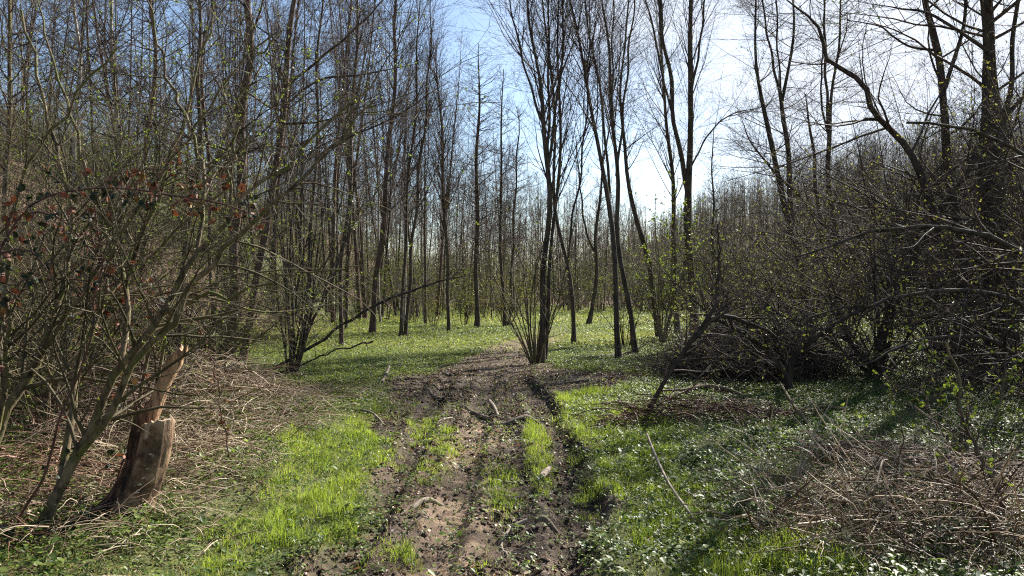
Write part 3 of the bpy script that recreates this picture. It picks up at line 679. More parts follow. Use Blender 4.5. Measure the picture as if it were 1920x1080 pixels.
hero('alder_tree', 'pair of trunks leaning apart above the thicket, one forked like a Y', T,
     [(22, [(1522, 640, 22), (1510, 540, 22), (1486, 440, 20), (1462, 340, 17), (1438, 240, 14), (1422, 140, 10), (1416, 50, 7), (1415, 0, 6)], 2),
      (22.2, [(1514, 640, 18), (1500, 500, 19), (1488, 400, 17), (1476, 300, 15), (1467, 205, 13), (1478, 150, 9), (1484, 80, 8), (1486, 0, 6)], 2.5)],
     'alder', 12, M_dark, forks=[(22.2, [(1468, 210, 9), (1452, 130, 8), (1436, 50, 6), (1430, 0, 5)], 2), (22.2, [(1467, 215, 7), (1460, 120, 6), (1455, 0, 5)], 2), (21.8, [(1560, 440, 9), (1500, 370, 8), (1450, 320, 7), (1410, 270, 5), (1395, 235, 3)], .3)],
     n1tot=130, len=2.9, t0=.3)
hero('alder_tree', 'bare tree with a long forked top standing behind the thicket, side stem bent outward', T,
     [(24, [(1578, 625, 22), (1568, 480, 20), (1556, 350, 16), (1553, 240, 13), (1562, 170, 9), (1572, 80, 7), (1578, 0, 5)], 2),
      (24.5, [(1560, 620, 14), (1545, 480, 13), (1530, 350, 11), (1524, 270, 9), (1512, 200, 5)], .5)],
     'alder', 13, M_dark, forks=[(24, [(1553, 245, 9), (1548, 130, 8), (1545, 0, 6)], 2), (24, [(1552, 250, 7), (1540, 190, 6), (1542, 100, 5)], 1)], n1tot=110, len=2.6, t0=.35)
hero('old_tree', 'thickest dark trunk, clad in ivy and standing deep in the thicket, casting a broad shadow', T,
     [(14.5, [(1884, 704, 70), (1880, 640, 62), (1872, 500, 58), (1865, 380, 50), (1862, 250, 44), (1853, 120, 36), (1848, 0, 32), (1846, -160, 24)], 3)], 'big', 14, M_dark,
     forks=[(14.5, [(1872, 330, 22), (1886, 220, 17), (1896, 130, 14), (1908, 0, 12), (1925, -120, 8)], 2), (14.4, [(1858, 100, 14), (1800, 60, 10), (1740, 25, 8), (1680, 15, 5)], .8), (14.6, [(1866, 260, 16), (1900, 200, 13), (1960, 150, 10)], 2)],
     leaf=(M_ivy, 1800, .045), n1tot=48, k2=6, k3=4, K=14)
hero('old_tree', 'dark forked tree whose long limb arches out crookedly over the thicket', T,
     [(15.0, [(1812, 690, 34), (1806, 560, 32), (1797, 440, 28), (1782, 320, 25), (1768, 200, 22), (1756, 90, 20), (1738, 20, 17), (1720, -80, 12)], 3)], 'big', 15, M_dark,
     forks=[(13.5, [(1800, 560, 24, 1), (1765, 440, 26), (1735, 350, 24), (1702, 280, 22), (1660, 235, 19), (1632, 205, 18), (1622, 165, 17), (1590, 135, 15), (1555, 115, 13), (1545, 70, 11), (1530, 40, 9), (1490, 12, 6)], .6),
            (15, [(1765, 180, 14), (1790, 110, 12), (1810, 20, 10), (1815, -60, 8)], 2), (15, [(1756, 95, 9), (1700, 85, 7), (1650, 50, 5), (1600, 40, 3)], .5)],
     leaf=(M_young, 1100, .03), n1tot=52, k2=6, k3=4, K=12)
hero('leaning_tree', 'dark leaning trunk slanting through the thicket below the arching limb', T,
     [(14, [(1640, 690, 26), (1665, 600, 26), (1700, 510, 26), (1745, 430, 24), (1800, 340, 18)], 2)], 'big', 16, M_dark, n1tot=30, t0=.3, leaf=(M_yellow, 900, .035), len=2.4)
# ---- the wood on the far side, left part
hero('alder_tree', 'three-stemmed clump of sturdy trunks on the bank foot, one leaning away', T,
     [(15.5, [(430, 692, 26), (436, 580, 28), (443, 450, 27), (452, 300, 27), (462, 150, 24), (468, 0, 20), (468, -100, 15)], 3.5),
      (15.7, [(452, 688, 22), (472, 590, 22), (496, 450, 22), (516, 300, 21), (536, 150, 18), (556, 0, 15), (566, -90, 10)], 3),
      (15.4, [(398, 690, 13), (398, 560, 12), (394, 400, 11), (384, 200, 9), (372, 0, 7)], 2.5)],
     'big', 17, M_barkred, forks=[(15.7, [(540, 160, 9), (600, 110, 8), (660, 60, 6), (700, 20, 5)], 1), (15.7, [(530, 200, 8), (600, 150, 7), (680, 140, 5), (730, 130, 4)], .6), (15.5, [(455, 250, 7), (420, 180, 6), (385, 120, 4), (350, 80, 3)], .5),
     (15.7, [(505, 390, 9), (570, 330, 8), (640, 265, 6), (720, 230, 5), (800, 180, 4)], .5)],
     n1tot=64, len=3.0, a1=(45, 85), t0=.3, k2=6, k3=3, leaf=(M_young, 500, .025))
hero('birch_tree', 'slim pale-barked birch on the bank with a bright lit stem', T, [(12.5, [(126, 650, 12), (132, 500, 12), (138, 380, 12), (143, 240, 11), (147, 120, 9), (143, 0, 8)], 3.5)], 'thin', 18, M_pale, n1tot=45, len=1.7)
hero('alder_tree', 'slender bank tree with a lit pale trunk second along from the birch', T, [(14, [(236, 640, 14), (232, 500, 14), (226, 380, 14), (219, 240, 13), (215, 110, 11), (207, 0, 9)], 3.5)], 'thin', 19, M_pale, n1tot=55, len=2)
hero('alder_tree', 'brown straight trunk on the bank between the pale stems and the three-stemmed clump', T, [(15, [(262, 620, 17), (268, 480, 16), (272, 330, 16), (286, 200, 13), (290, 90, 11), (283, 0, 9)], 3.5)], 'thin', 20, M_barkred, n1tot=60, len=2.2)
hero('alder_tree', 'dark slender trunk with a steep fork behind the mossy foreground stems', T, [(13.5, [(330, 640, 15), (345, 500, 14), (360, 380, 14), (374, 250, 13), (376, 120, 11), (370, 0, 9)], 3)], 'thin', 21, M_bark, n1tot=60, len=2.2)
hero('alder_tree', 'greyish leaning tree at the outer end of the bank with green buds', T, [(9.5, [(0, 640, 16), (8, 450, 15), (16, 300, 14), (22, 150, 12), (12, 0, 9)], 2.5)], 'thin', 22, M_green, n1tot=50, len=1.8, leaf=(M_young, 900, .025))
hero('alder_tree', 'thin dark stem leaning slightly beside the three-stemmed clump', T, [(19, [(566, 660, 12), (578, 520, 11), (588, 380, 10), (594, 220, 9), (600, 60, 7)], 3.5)], 'thin', 23, M_bark, n1tot=50, len=2)
hero('alder_tree', 'dark thin stem rising behind the fanned shrub with a straight bare pole', T, [(21, [(640, 650, 13), (640, 520, 12), (655, 350, 11), (662, 200, 9), (668, 60, 8)], 3.5)], 'thin', 24, M_bark, n1tot=60, len=2.4)
hero('alder_tree', 'steep pair of thin stems behind the slender reddish trunk', T, [(25, [(760, 620, 11), (772, 480, 10), (784, 340, 9), (800, 200, 7), (806, 80, 5)], 2), (25, [(752, 620, 10), (758, 470, 9), (770, 300, 8), (782, 150, 6), (785, 40, 4)], 2)], 'upright', 25, M_bark, n1tot=95, len=2.8)
hero('alder_tree', 'thin trunk at the wood edge just before the conical alders, spreading fine top', T, [(28, [(842, 616, 11), (838, 500, 10), (832, 360, 9), (826, 220, 7), (820, 130, 4)], 1)], 'upright', 26, M_bark, n1tot=90, len=2.6)

# ---- shrubs and stems
coppice('hazel_shrub', 'fan-shaped dark shrub of many stems at the bank foot by the leaning pole', gp(545, 718), 2, 14, 5.2, .34, .024, M_dark, 700, .035, k1=6, k2=6, twigmat=M_twig, bias=(.05, 0, 0))
coppice('hazel_shrub', 'leafy hazel bush in front of the leaning bare trunk, fresh green', (4.35, 22.5), 3, 12, 4.6, .6, .03, M_green, 2600, .055, k1=7, k2=5)
coppice('hazel_shrub', 'small budding shrub between the twin trunks and the crooked tree', (3.0, 20.5), 4, 9, 2.2, .6, .015, M_dark, 350, .04, k1=5, k2=4)
for (lx, ly, sd_, nn, hh_, bx, lb) in ((6.3, 13.2, 5, 16, 4.0, -.30, 'tangled dark hawthorn arching low towards the brush pile'),
                                 (8.2, 12.0, 6, 20, 4.8, -.35, 'densest thorn thicket in front of the dark forked tree'),
                                 (5.2, 17.5, 7, 14, 3.2, -.2, 'bare scrubby bush behind the brush pile'),
                                 (9.2, 16.5, 8, 20, 6.8, -.2, 'tall yellow-budded thorn bush behind the leaning dark trunk'),
                                 (10.3, 13.0, 9, 22, 7.6, -.4, 'tall thorn bush wrapped round the thickest dark trunk'),
                                 (7.6, 20.0, 10, 16, 4.0, -.1, 'yellow-green bush behind the pair of leaning trunks')):
    coppice('thorn_bush', lb, (lx, ly), sd_, nn, hh_, .95, .035, M_dark, 6500, .022, M_yellow, bias=(bx, -.05, 0), k1=9, k2=6, k3=2, wig=.13, trop=-.01, cat='bush', l1=.45)
for (lx, ly, sd_, hh_, lb) in ((-4.6, 7.6, 21, 3.2, 'leafless tangled shrub between the broken stump and the bank'), (-5.6, 9.3, 22, 3.8, 'bushy budding shrub at the foot of the bank behind the mossy stems'),
                               (-6.6, 11.2, 23, 4.2, 'dense twiggy shrub halfway up the bank beside the birch'), (-4.9, 11.6, 24, 3.4, 'scrubby shrub between the stump and the three-stemmed clump'),
                               (-7.6, 13.2, 25, 4.4, 'high twiggy shrub on the bank behind the birch'), (-5.3, 6.6, 26, 2.6, 'low tangled shrub on the bank edge behind the outer mossy stems'), (-3.9, 9.6, 27, 2.0, 'low bare shrub rising from the matted dry grass')):
    coppice('bank_shrub', lb, (lx, ly), sd_, 16, hh_, .9, .016, M_green, 2200, .018, M_young, k1=8, k2=6, k3=2, wig=.13, trop=.0, cat='shrub', l1=.42, twigmat=M_twiggreen, rt=.0024)
# near right branches reaching in from outside the picture
def reach(name, label, pts, seed, n1=30, l1=1.0, leafn=500, mat=None, lmat=None, k2=6, cat='bush', base=None, leafsize=.03, tw=None, k3=2, drop=-.02, thk=1.0, kink=1.0):
    rng = rs(3000+seed); qs = [resample([[*wp(p[0], p[1], p[3]), thk*p[2]/2/F*p[3]] for p in st], 22) for st in pts]
    for q in qs:
        for ax in (0, 2): q[4:-1, ax] += .012*rng.normal(size=17)*kink
    if float(qs[0][0, 2]-height(qs[0][0, 0], qs[0][0, 1], False)) > .12:
        b0 = qs[0][0]; gx = b0[0]-.35; qs[0] = resample(np.vstack([[gx, b0[1]+.1, float(height(gx, b0[1]+.1, False))-.04, b0[3]*1.2], [b0[0]-.16, b0[1]+.05, (b0[2]+float(height(gx, b0[1], False)))*.55, b0[3]*1.1], qs[0][::3]]), 22)
    b = qs[0][0]; loc = np.array([b[0], b[1], float(height(b[0], b[1], False))])
    root = thing(name, label, cat, loc)
    for q in qs:
        m = MB(); tubes(m, q[None, :, :3], q[None, :, 3], 7, [.5], rng, .12); m.build('stem', mat or M_dark, root, loc)
    P = np.stack([q[:, :3] for q in qs]); R = np.stack([q[:, 3] for q in qs]); m = MB()
    p1, r1 = spawn(rng, P, R, n1, .15, 1, 25, 60, lf=lambda t, L, u: l1*u*(1.2-.6*t), rr=.5, rmin=.0035, S=6, wig=.12, trop=drop); tubes(m, p1, r1, 4, None, rng)
    p2, r2 = spawn(rng, p1, r1, n1*k2, .1, 1, 25, 65, lf=lambda t, L, u: L*.5*u, rr=.6, rmin=.0022, S=4, wig=.14, trop=0); tubes(m, p2, r2, 3, None, rng)
    pl = p2
    if k3:
        p3, r3 = spawn(rng, p2, r2, n1*k2*k3, .1, 1, 25, 65, lf=lambda t, L, u: L*.5*u, rr=.7, rmin=.0016, S=3, wig=.14, trop=0); tubes(m, p3, r3, 3, None, rng); pl = p3
    m.build('crown', tw or M_twig, root, loc)
    if leafn:
        m = MB(); c = leafn//3; idx = rng.integers(0, len(pl), c); s = rng.integers(1, pl.shape[1], c)
        for q_ in range(3): leaves(m, pl[idx, s], rng.normal(size=(c, 3))+np.array([0, 0, .5]), leafsize*(.5+.8*rng.random(c)), rng)
        m.build('foliage', lmat or M_young, root, loc)
    return root
reach('thorn_bush', 'spreading bush with long pale-lit branches sweeping in low over the ground cover',
      [[(2150, 860, 22, 8.6), (2060, 640, 16, 8.4), (1940, 490, 12, 8.2), (1800, 430, 9, 8), (1650, 435, 6, 8), (1500, 480, 3, 8)],
       [(2145, 860, 18, 8.6), (2040, 700, 14, 8.3), (1900, 560, 10, 8), (1760, 545, 8, 7.8), (1620, 570, 5, 7.6), (1500, 600, 3, 7.5)],
       [(2150, 860, 18, 8.6), (2070, 560, 13, 8.4), (1960, 330, 9, 8.4), (1820, 240, 6, 8.4), (1700, 230, 5, 8.4)],
       [(2160, 860, 16, 8.6), (2020, 760, 12, 8.0), (1860, 640, 8, 7.6), (1720, 640, 6, 7.4), (1600, 690, 3, 7.2)]], 1, 110, 1.2, 5500, M_dark, M_yellow, 7, leafsize=.02)
reach('thorn_bush', 'rugged low bush with a short bent trunk in the ground cover beside the brush pile',
      [[(1487, 752, 18, 11.0), (1470, 700, 15, 10.9), (1430, 650, 12, 10.8), (1370, 610, 9, 10.8), (1320, 590, 5, 10.8)],
       [(1487, 752, 14, 11.0), (1480, 690, 12, 10.9), (1520, 640, 10, 10.8), (1580, 600, 8, 10.7), (1660, 560, 5, 10.6)],
       [(1487, 752, 12, 11.0), (1465, 680, 11, 11.2), (1400, 660, 8, 11.4), (1330, 680, 5, 11.6)]], 2, 50, .8, 600, M_dark, M_yellow, 6)
reach('leaning_sapling', 'dark leaning sapling slanting out of the grass across the brush pile',
      [[(1206, 788, 11, 9.4), (1235, 735, 9, 9.4), (1275, 670, 8, 9.5), (1312, 620, 11, 9.5), (1345, 592, 9, 9.6), (1400, 605, 7, 9.7), (1470, 640, 4, 9.8)],
       [(1312, 620, 8, 9.5), (1340, 570, 7, 9.5), (1350, 500, 5, 9.5), (1345, 420, 3, 9.5)]], 3, 26, .8, 120, M_dark, M_young, 5, cat='sapling')
reach('elder_sapling', 'slender sapling with fresh leaf tufts standing in the ground cover before the thorns',
      [[(1818, 905, 9, 6.3), (1806, 830, 8, 6.3), (1800, 770, 7, 6.3), (1796, 700, 6, 6.3), (1770, 640, 4, 6.3)],
       [(1812, 860, 6, 6.3), (1770, 820, 5, 6.2), (1740, 760, 4, 6.1), (1730, 700, 3, 6.1)],
       [(1816, 890, 6, 6.3), (1850, 810, 5, 6.4), (1880, 740, 4, 6.5), (1890, 660, 3, 6.6)]], 4, 22, .4, 520, M_green, M_young, 4, cat='sapling', leafsize=.034)
reach('elder_cane', 'thin grey cane leaning over the dead stem heap, budding near its tip',
      [[(1960, 1090, 12, 4.6), (1900, 980, 10, 4.7), (1860, 900, 8, 4.8), (1810, 800, 6, 4.9), (1800, 720, 4, 5)],
       [(1930, 1040, 8, 4.6), (1840, 940, 7, 4.7), (1740, 880, 5, 4.9), (1640, 850, 3, 5)]], 5, 24, .5, 200, M_green, M_young, 4, cat='cane', leafsize=.03, k3=0)

# ---- the big mossy shrub on the left
reach('willow_shrub', 'large mossy multi-stemmed shrub arching over the broken stump, budding green',
      [[(40, 1062, 36, 4.75), (110, 920, 30, 4.75), (170, 790, 25, 4.8), (225, 690, 23, 4.8), (300, 590, 20, 4.8), (365, 490, 19, 4.85), (430, 400, 13, 4.9), (530, 310, 9, 5.0), (640, 210, 8, 5.1), (720, 120, 4, 5.2)],
       [(150, 850, 20, 4.75), (205, 780, 22, 4.65), (250, 690, 19, 4.6), (330, 590, 18, 4.55), (420, 470, 15, 4.5), (540, 350, 10, 4.4), (650, 260, 7, 4.4), (700, 190, 4, 4.4)],
       [(110, 920, 22, 4.75), (135, 780, 20, 4.9), (160, 640, 17, 5.1), (230, 500, 14, 5.3), (300, 350, 11, 5.4), (350, 200, 8, 5.5), (390, 60, 6, 5.6), (400, -80, 3, 5.6)],
       [(225, 690, 16, 4.8), (240, 560, 14, 4.9), (200, 420, 11, 5), (150, 280, 9, 5.1), (110, 140, 7, 5.2), (70, 0, 4, 5.3)],
       [(300, 590, 15, 4.8), (370, 560, 11, 4.7), (470, 540, 8, 4.6), (570, 505, 6, 4.5), (680, 500, 4, 4.4)],
       [(365, 490, 12, 4.85), (385, 350, 11, 5), (350, 220, 9, 5.1), (300, 100, 7, 5.2), (270, -30, 4, 5.2)],
       [(430, 400, 9, 4.9), (440, 280, 8, 4.8), (470, 160, 6, 4.7), (520, 40, 4, 4.7)]], 6, 85, 1.1, 6500, M_green, M_young, 6, leafsize=.0125, tw=M_twiggreen, cat='shrub', thk=.68, kink=1.5)
reach('willow_shrub', 'second mossy shrub with pale stems at the outer edge of the bank',
      [[(-60, 960, 36, 5.0), (-10, 830, 30, 5.0), (45, 710, 26, 5.1), (95, 610, 20, 5.2), (130, 480, 15, 5.3), (120, 330, 12, 5.4), (80, 180, 9, 5.5), (40, 20, 6, 5.6)],
       [(45, 710, 18, 5.1), (120, 600, 13, 5.1), (220, 450, 11, 5.0), (320, 300, 8, 5), (420, 160, 6, 5), (520, 60, 4, 5)],
       [(-10, 830, 18, 5.0), (20, 650, 14, 4.9), (10, 480, 12, 4.8), (50, 330, 9, 4.7), (130, 200, 7, 4.6), (220, 90, 5, 4.6)],
       [(95, 610, 12, 5.2), (210, 560, 9, 5.2), (340, 420, 7, 5.2), (470, 330, 5, 5.2)]], 7, 60, 1.1, 4500, M_green, M_young, 6, leafsize=.0125, tw=M_twiggreen, cat='shrub', thk=.68, kink=1.5)
# ---- bramble canes with red and dark leaves hanging in the left shrub
def bramble(label, pts, seed, nleaf, ls=.045, mat=None):
    rng = rs(3500+seed); q = resample([[*wp(p[0], p[1], p[3]), p[2]/2/F*p[3]] for p in pts], 30)
    q[3:, :3] += .014*rng.normal(size=(27, 3)); loc = np.array([q[0, 0], q[0, 1], float(height(q[0, 0], q[0, 1], False))]); gz = float(height(q[0, 0]-.2, q[0, 1], False)); q = resample(np.vstack([[q[0, 0]-.2, q[0, 1], gz-.03, q[0, 3]], [q[0, 0]-.12, q[0, 1], (q[0, 2]+gz)/2, q[0, 3]], q[::3]]), 30) if q[0, 2] > gz+.12 else q; loc = np.array([q[0, 0], q[0, 1], gz]); root = thing('bramble_cane', label, 'bramble', loc)
    m = MB(); tubes(m, q[None, :, :3], q[None, :, 3]*.6, 6, [.5], rng, .1); m.build('stem', mat or MATS['bramble_stem'], root, loc)
    m = MB(); i = rng.integers(3, 30, nleaf); P0 = q[i, :3]; D = rng.normal(size=(nleaf, 3))+np.array([0, 0, -.2])
    P = walk(rng, P0, D, .04+.10*rng.random(nleaf), 2, .2, -.1); tubes(m, P, np.full((nleaf, 3), .0012), 3, None, rng)
    m.build('crown', MATS['bramble_stem'], root, loc)
    m = MB(); g = rng.random(nleaf)
    for k in range(3): leaves(m, P[:, -1], D+1.0*rng.normal(size=(nleaf, 3)), ls*(.6+.7*rng.random(nleaf)), rng, .33, v=np.clip(g+.15*rng.normal(size=nleaf), 0, 1))
    m.build('foliage', M_bramble, root, loc)
barkmat('bramble_stem', (.045, .026, .02), (.12, .06, .045), scale=10, bump=.2, rough=.5)
bramble('long arching bramble cane with red and dark green leaves across the mossy shrub', [(-60, 700, 8, 4.1), (-20, 500, 8, 4.1), (60, 375, 7, 4.15), (180, 350, 6, 4.2), (300, 362, 6, 4.3), (400, 385, 5, 4.4), (500, 420, 4, 4.5), (540, 450, 2, 4.5)], 1, 170, .044)
bramble('purplish bramble cane climbing steeply between the mossy stems', [(80, 900, 9, 4.5), (140, 700, 8, 4.5), (180, 560, 7, 4.5), (185, 420, 6, 4.5), (150, 350, 4, 4.5)], 2, 30, .032)
bramble('drooping bramble cane with rusty leaves at the outer edge of the bank', [(-90, 800, 9, 4.0), (-40, 560, 8, 4.0), (10, 470, 7, 4.0), (60, 480, 6, 4.0), (110, 540, 4, 4.0)], 3, 34, .036)
bramble('thin bramble cane with yellowing leaves hanging before the broken stump', [(430, 860, 4, 6.3), (400, 700, 4, 6.2), (370, 600, 4, 6.1), (330, 560, 3, 6.0), (270, 590, 2, 6)], 4, 26, .035)
bramble('bramble cane arching highest with brown leaves against the bank thicket', [(260, 800, 6, 5.4), (210, 560, 6, 5.4), (170, 420, 6, 5.4), (240, 330, 5, 5.4), (360, 320, 4, 5.4), (450, 380, 3, 5.4)], 5, 110, .046)
bramble('bramble cane trailing with rusty leaves low between the mossy stems and the bank', [(-40, 720, 6, 5.6), (40, 560, 6, 5.6), (140, 520, 6, 5.6), (260, 545, 4, 5.6), (330, 620, 3, 5.6)], 6, 100, .044)
bramble('bramble cane hanging outermost over the bank with dark curled leaves', [(-80, 620, 6, 4.6), (0, 430, 6, 4.6), (90, 400, 6, 4.6), (170, 450, 4, 4.6), (210, 540, 3, 4.6)], 7, 100, .042)

# ---- brush pile
rng = rs(40); mb = MB()
n = 4200; a = rng.random(n)*2*np.pi; q = rng.random(n)**.6
cx = 3.95+1.55*q*np.cos(a); cyy = 13.0+1.2*q*np.sin(a)
P0 = np.stack([cx, cyy, height(cx, cyy, False)+.95*rng.random(n)*(1-q**2)], 1)
b = rng.random(n)*2*np.pi
P = walk(rng, P0, np.stack([np.cos(b), .6*np.sin(b), .45*rng.normal(size=n)+.15], 1), .35+.75*rng.random(n), 5, .2, -.04); P[..., 2] = np.maximum(P[..., 2], height(P[..., 0], P[..., 1], False)+.01)
tubes(mb, P, taper(.0028+.005*rng.random(n)**2, 5, .6, .25), 4, None, rng)
n = 45; a = rng.random(n)*2*np.pi; q = rng.random(n)**.6
P0 = np.stack([4.3+1.3*q*np.cos(a), 13+1.1*q*np.sin(a), .1+.5*rng.random(n)], 1); b = rng.random(n)*np.pi*2
P = walk(rng, P0, np.stack([np.cos(b), .5*np.sin(b), .2*rng.normal(size=n)], 1), .9+1.0*rng.random(n), 8, .16, -.01); P[..., 2] = np.maximum(P[..., 2], .03)
tubes(mb, P, taper(.008+.012*rng.random(n), 8, .7, .2), 6, None, rng)
tag(mb.build('brushwood', M_dark), 'dark heap of dead twigs and branches piled at the edge of the clearing', 'brush pile', kind='stuff')
# low dead scrub under the thorns
rng = rs(41); mb = MB()
xx = 4.2+9*rng.random(2200); yy = 10.2+7*rng.random(2200); k = rng.random(2200) < sst(.35, .6, fbm(xx, yy, 1.6, 90)); xx, yy = xx[k], yy[k]; n = len(xx)
b = rng.random(n)*2*np.pi
P = walk(rng, np.stack([xx, yy, height(xx, yy, False)-.02], 1), np.stack([np.cos(b)*.7-.2, np.sin(b)*.7, .5+.7*rng.random(n)], 1), .5+1.0*rng.random(n), 6, .16, -.07)
tubes(mb, P, taper(.004+.005*rng.random(n), 6, .7, .2), 3, None, rng)
p2, r2 = spawn(rng, P, taper(np.full(n, .006), 6), n*4, .2, 1, 30, 70, lf=lambda t, L, u: L*.4*u, rr=.6, rmin=.002, S=3); tubes(mb, p2, r2, 3, None, rng)
tag(mb.build('thicket_undergrowth', M_twig), 'dark dead scrub twigs matted under the thorn bushes', 'undergrowth', kind='stuff')

# ---- the broken stump
def stump():
    rng = rs(50); Y = 5.15; A = wp(232, 985, Y); gz = float(height(A[0], Y, False)); A[2] = gz
    root = thing('tree_stump', 'broken leaning tree stump, bark peeling, with a long upright splinter and small pale fungi', 'tree stump', A)
    S, K = 46, 72
    t = np.linspace(0, 1, S); B = wp(290, 800, Y)
    ax = A[None]*(1-t)[:, None]+B[None]*t[:, None]; ax[:, 0] += .03*np.sin(t*np.pi); ax[0, 2] -= .06
    th = np.arange(K)*2*np.pi/K
    TH, TT = np.meshgrid(th, t)
    Rr = .152*(1-.20*TT)+.15*np.exp(-TT/.085)*(.55+.45*np.cos(3*TH+1.0))*.55+.10*np.exp(-TT/.13)*np.clip(np.cos(TH-np.pi), 0, 1)
    Rr *= 1+.05*np.sin(2*TH+.7+TT)+.02*np.sin(9*TH+3*TT)+.05*(fbm(TH*2+np.sin(TH), TT*3, .8, 3)-.5)
    # the rotten, furrowed side: a hollow running up the left front
    ang = np.angle(np.exp(1j*(TH-np.radians(232)+.25*TT)))
    rot = sst(.75, .35, np.abs(ang)+.25*(fbm(TH*3, TT*6, .6, 8)-.5))
    Rr *= 1-rot*(.15+.22*(fbm(TH*14, TT*4, .9, 10)-.4))
    Rr *= 1+(1-rot)*.035*(fbm(TH*9, TT*7, .8, 12)-.5)
    V = np.empty((S, K, 3)); V[..., 0] = ax[:, None, 0]+Rr*np.cos(TH); V[..., 1] = ax[:, None, 1]+Rr*np.sin(TH)
    V[..., 2] = ax[:, None, 2]+sst(.8, 1, TT)*(.06*np.cos(TH+.6)+.012*(vnoise(TH*4, TT, .8, 4)-.5)*2)+0*TH
    att = np.clip(rot, 0, 1)
    # peeled patches
    peel = sst(.60, .66, fbm(TH*1.6+5, TT*4, .8, 31))*sst(.45, .8, TT)*(1-rot)
    peel = np.maximum(peel, sst(.965, .99, TT)*.9)
    i = np.arange(S-1)[:, None]*K; j = np.arange(K)[None]; j2 = (j+1) % K
    m = MB(); m.add(V, np.stack([i+j, i+j2, i+K+j2, i+K+j], -1).reshape(-1, 4), 0)
    # broken top: rings closing inwards, rough
    top = V[-1]; c = top.mean(0); prev = np.arange(K)+(S-1)*K; attx = [att.ravel(), ]; peelx = [peel.ravel()]
    rings = []
    for f, dz in ((.93, .012), (.75, .004), (.5, -.015), (.25, -.02), (.05, -.01)):
        ring = c+(top-c)*f; ring[:, 2] += dz+.010*(rng.random(K)-.5)
        rings.append(ring)
    Vt = np.concatenate([top[None]]+[r[None] for r in rings]); n = len(Vt)
    i = np.arange(n-1)[:, None]*K
    m.add(Vt, np.stack([i+j, i+j2, i+K+j2, i+K+j], -1).reshape(-1, 4), 0)
    o = m.build('trunk', MATS['stump_wood'], root, A)
    a1 = np.concatenate([att.ravel(), np.full(n*K, .25)]); a2 = np.concatenate([peel.ravel(), np.full(n*K, 1.)])
    for nm, vv in (('rot', a1), ('peel', a2)):
        at = o.data.attributes.new(nm, 'FLOAT', 'POINT'); at.data.foreach_set('value', vv.astype(np.float32))
    # splinter
    def slab(name, pts, wd, th_, mat, seed):
        r2 = rs(seed); q = resample([[*wp(p[0], p[1], Y+p[2]), 1] for p in pts], 40)[:, :3]; K2 = 16; tt = np.linspace(0, 1, 40)
        w = np.interp(tt, np.linspace(0, 1, len(wd)), wd); h = np.interp(tt, np.linspace(0, 1, len(th_)), th_)
        d = norm(np.gradient(q, axis=0)); sx = norm(np.cross(d, np.array([0., 1, 0]))); sy = np.cross(sx, d)
        a = np.arange(K2)*2*np.pi/K2; prof = 1+.30*(r2.random(K2)-.5)
        cs = np.sign(np.cos(a))*np.abs(np.cos(a))**.6*prof; sn = np.sign(np.sin(a))*np.abs(np.sin(a))**.6*prof
        jag = 1+.10*(r2.random((40, K2))-.5)
        V = q[:, None]+sx[:, None]*(cs*w[:, None]*jag)[..., None]+sy[:, None]*(sn*h[:, None]*jag)[..., None]
        V[-3:, :, 2] += ((.07 if len(pts) > 3 else .025)*(r2.random(K2)-.4))[None]*np.array([.3, .7, 1])[:, None]
        mm = MB(); i = np.arange(39)[:, None]*K2; j = np.arange(K2)[None]; j2 = (j+1) % K2
        mm.add(V, np.stack([i+j, i+j2, i+K2+j2, i+K2+j], -1).reshape(-1, 4), np.repeat(np.linspace(0, 1, 40), K2))
        c_ = V[-1].mean(0); mm.add(np.vstack([V[-1], c_[None]-np.array([0, 0, .03])]), np.stack([np.arange(K2), (np.arange(K2)+1) % K2, np.full(K2, K2)], 1), 1)
        return mm.build(name, mat, root, A)
    slab('splinter', [(262, 850, .03), (279, 790, .04), (298, 745, .05), (320, 695, .06), (345, 652, .07)], [.075, .066, .050, .038, .036, .046, .026], [.05, .045, .04, .035, .03, .025], MATS['torn_wood'], 51)
    slab('splinter', [(254, 860, .0), (262, 805, .0), (272, 764, .01)], [.045, .05, .04, .025], [.05, .04, .03], MATS['rotten_wood'], 52)
    # bracket fungi up the front
    for k in range(22):
        u = k/21; px = 252+30*u+rng.normal()*4; py = 925-75*u+rng.normal()*4; w = .008+.008*rng.random()
        t_ = np.clip((985-py)/185, 0, 1); axp = A*(1-t_)+B*t_; xx = wp(px, py, Y-.14)[0]; rad = .152*(1-.2*t_)*.94
        yy = axp[1]-math.sqrt(max(rad**2-(xx-axp[0])**2, .0025)); C = np.array([xx, yy, CAMZ+(540-py)/F*(yy)])
        a = np.linspace(np.pi, 2*np.pi, 9); m = MB()
        rim = np.stack([C[0]+w*1.5*np.cos(a), C[1]+w*1.1*np.sin(a), C[2]+0*a], 1)
        V = np.vstack([rim+[0, 0, .0015], rim*1-[0, 0, .002], [C+[0, .004, .004]], [C+[0, .004, -.003]]])
        T_ = [(i_, i_+1, 18) for i_ in range(8)]+[(i_+10, i_+9, 19) for i_ in range(8)]
        m.add(V, np.array(T_), .5); n0 = 0; m.Q.append(np.array([(i_, i_+9, i_+10, i_+1) for i_ in range(8)]))
        m.build('bracket_fungus', MATS['fungus'], root, A)
    # root flare
    for pts in ([(226, 960, 40, -.02), (190, 975, 30, -.04), (155, 990, 18, -.08), (120, 1003, 8, -.1)], [(250, 970, 34, -.10), (272, 985, 22, -.16), (290, 1000, 8, -.2)]):
        m = MB(); q = resample([[*wp(p[0], p[1], Y+p[3]), p[2]/2/F*Y] for p in pts], 14)
        tubes(m, q[None, :, :3], q[None, :, 3], 10, [.4], rng, .15); m.build('root', MATS['rotten_wood'], root, A)
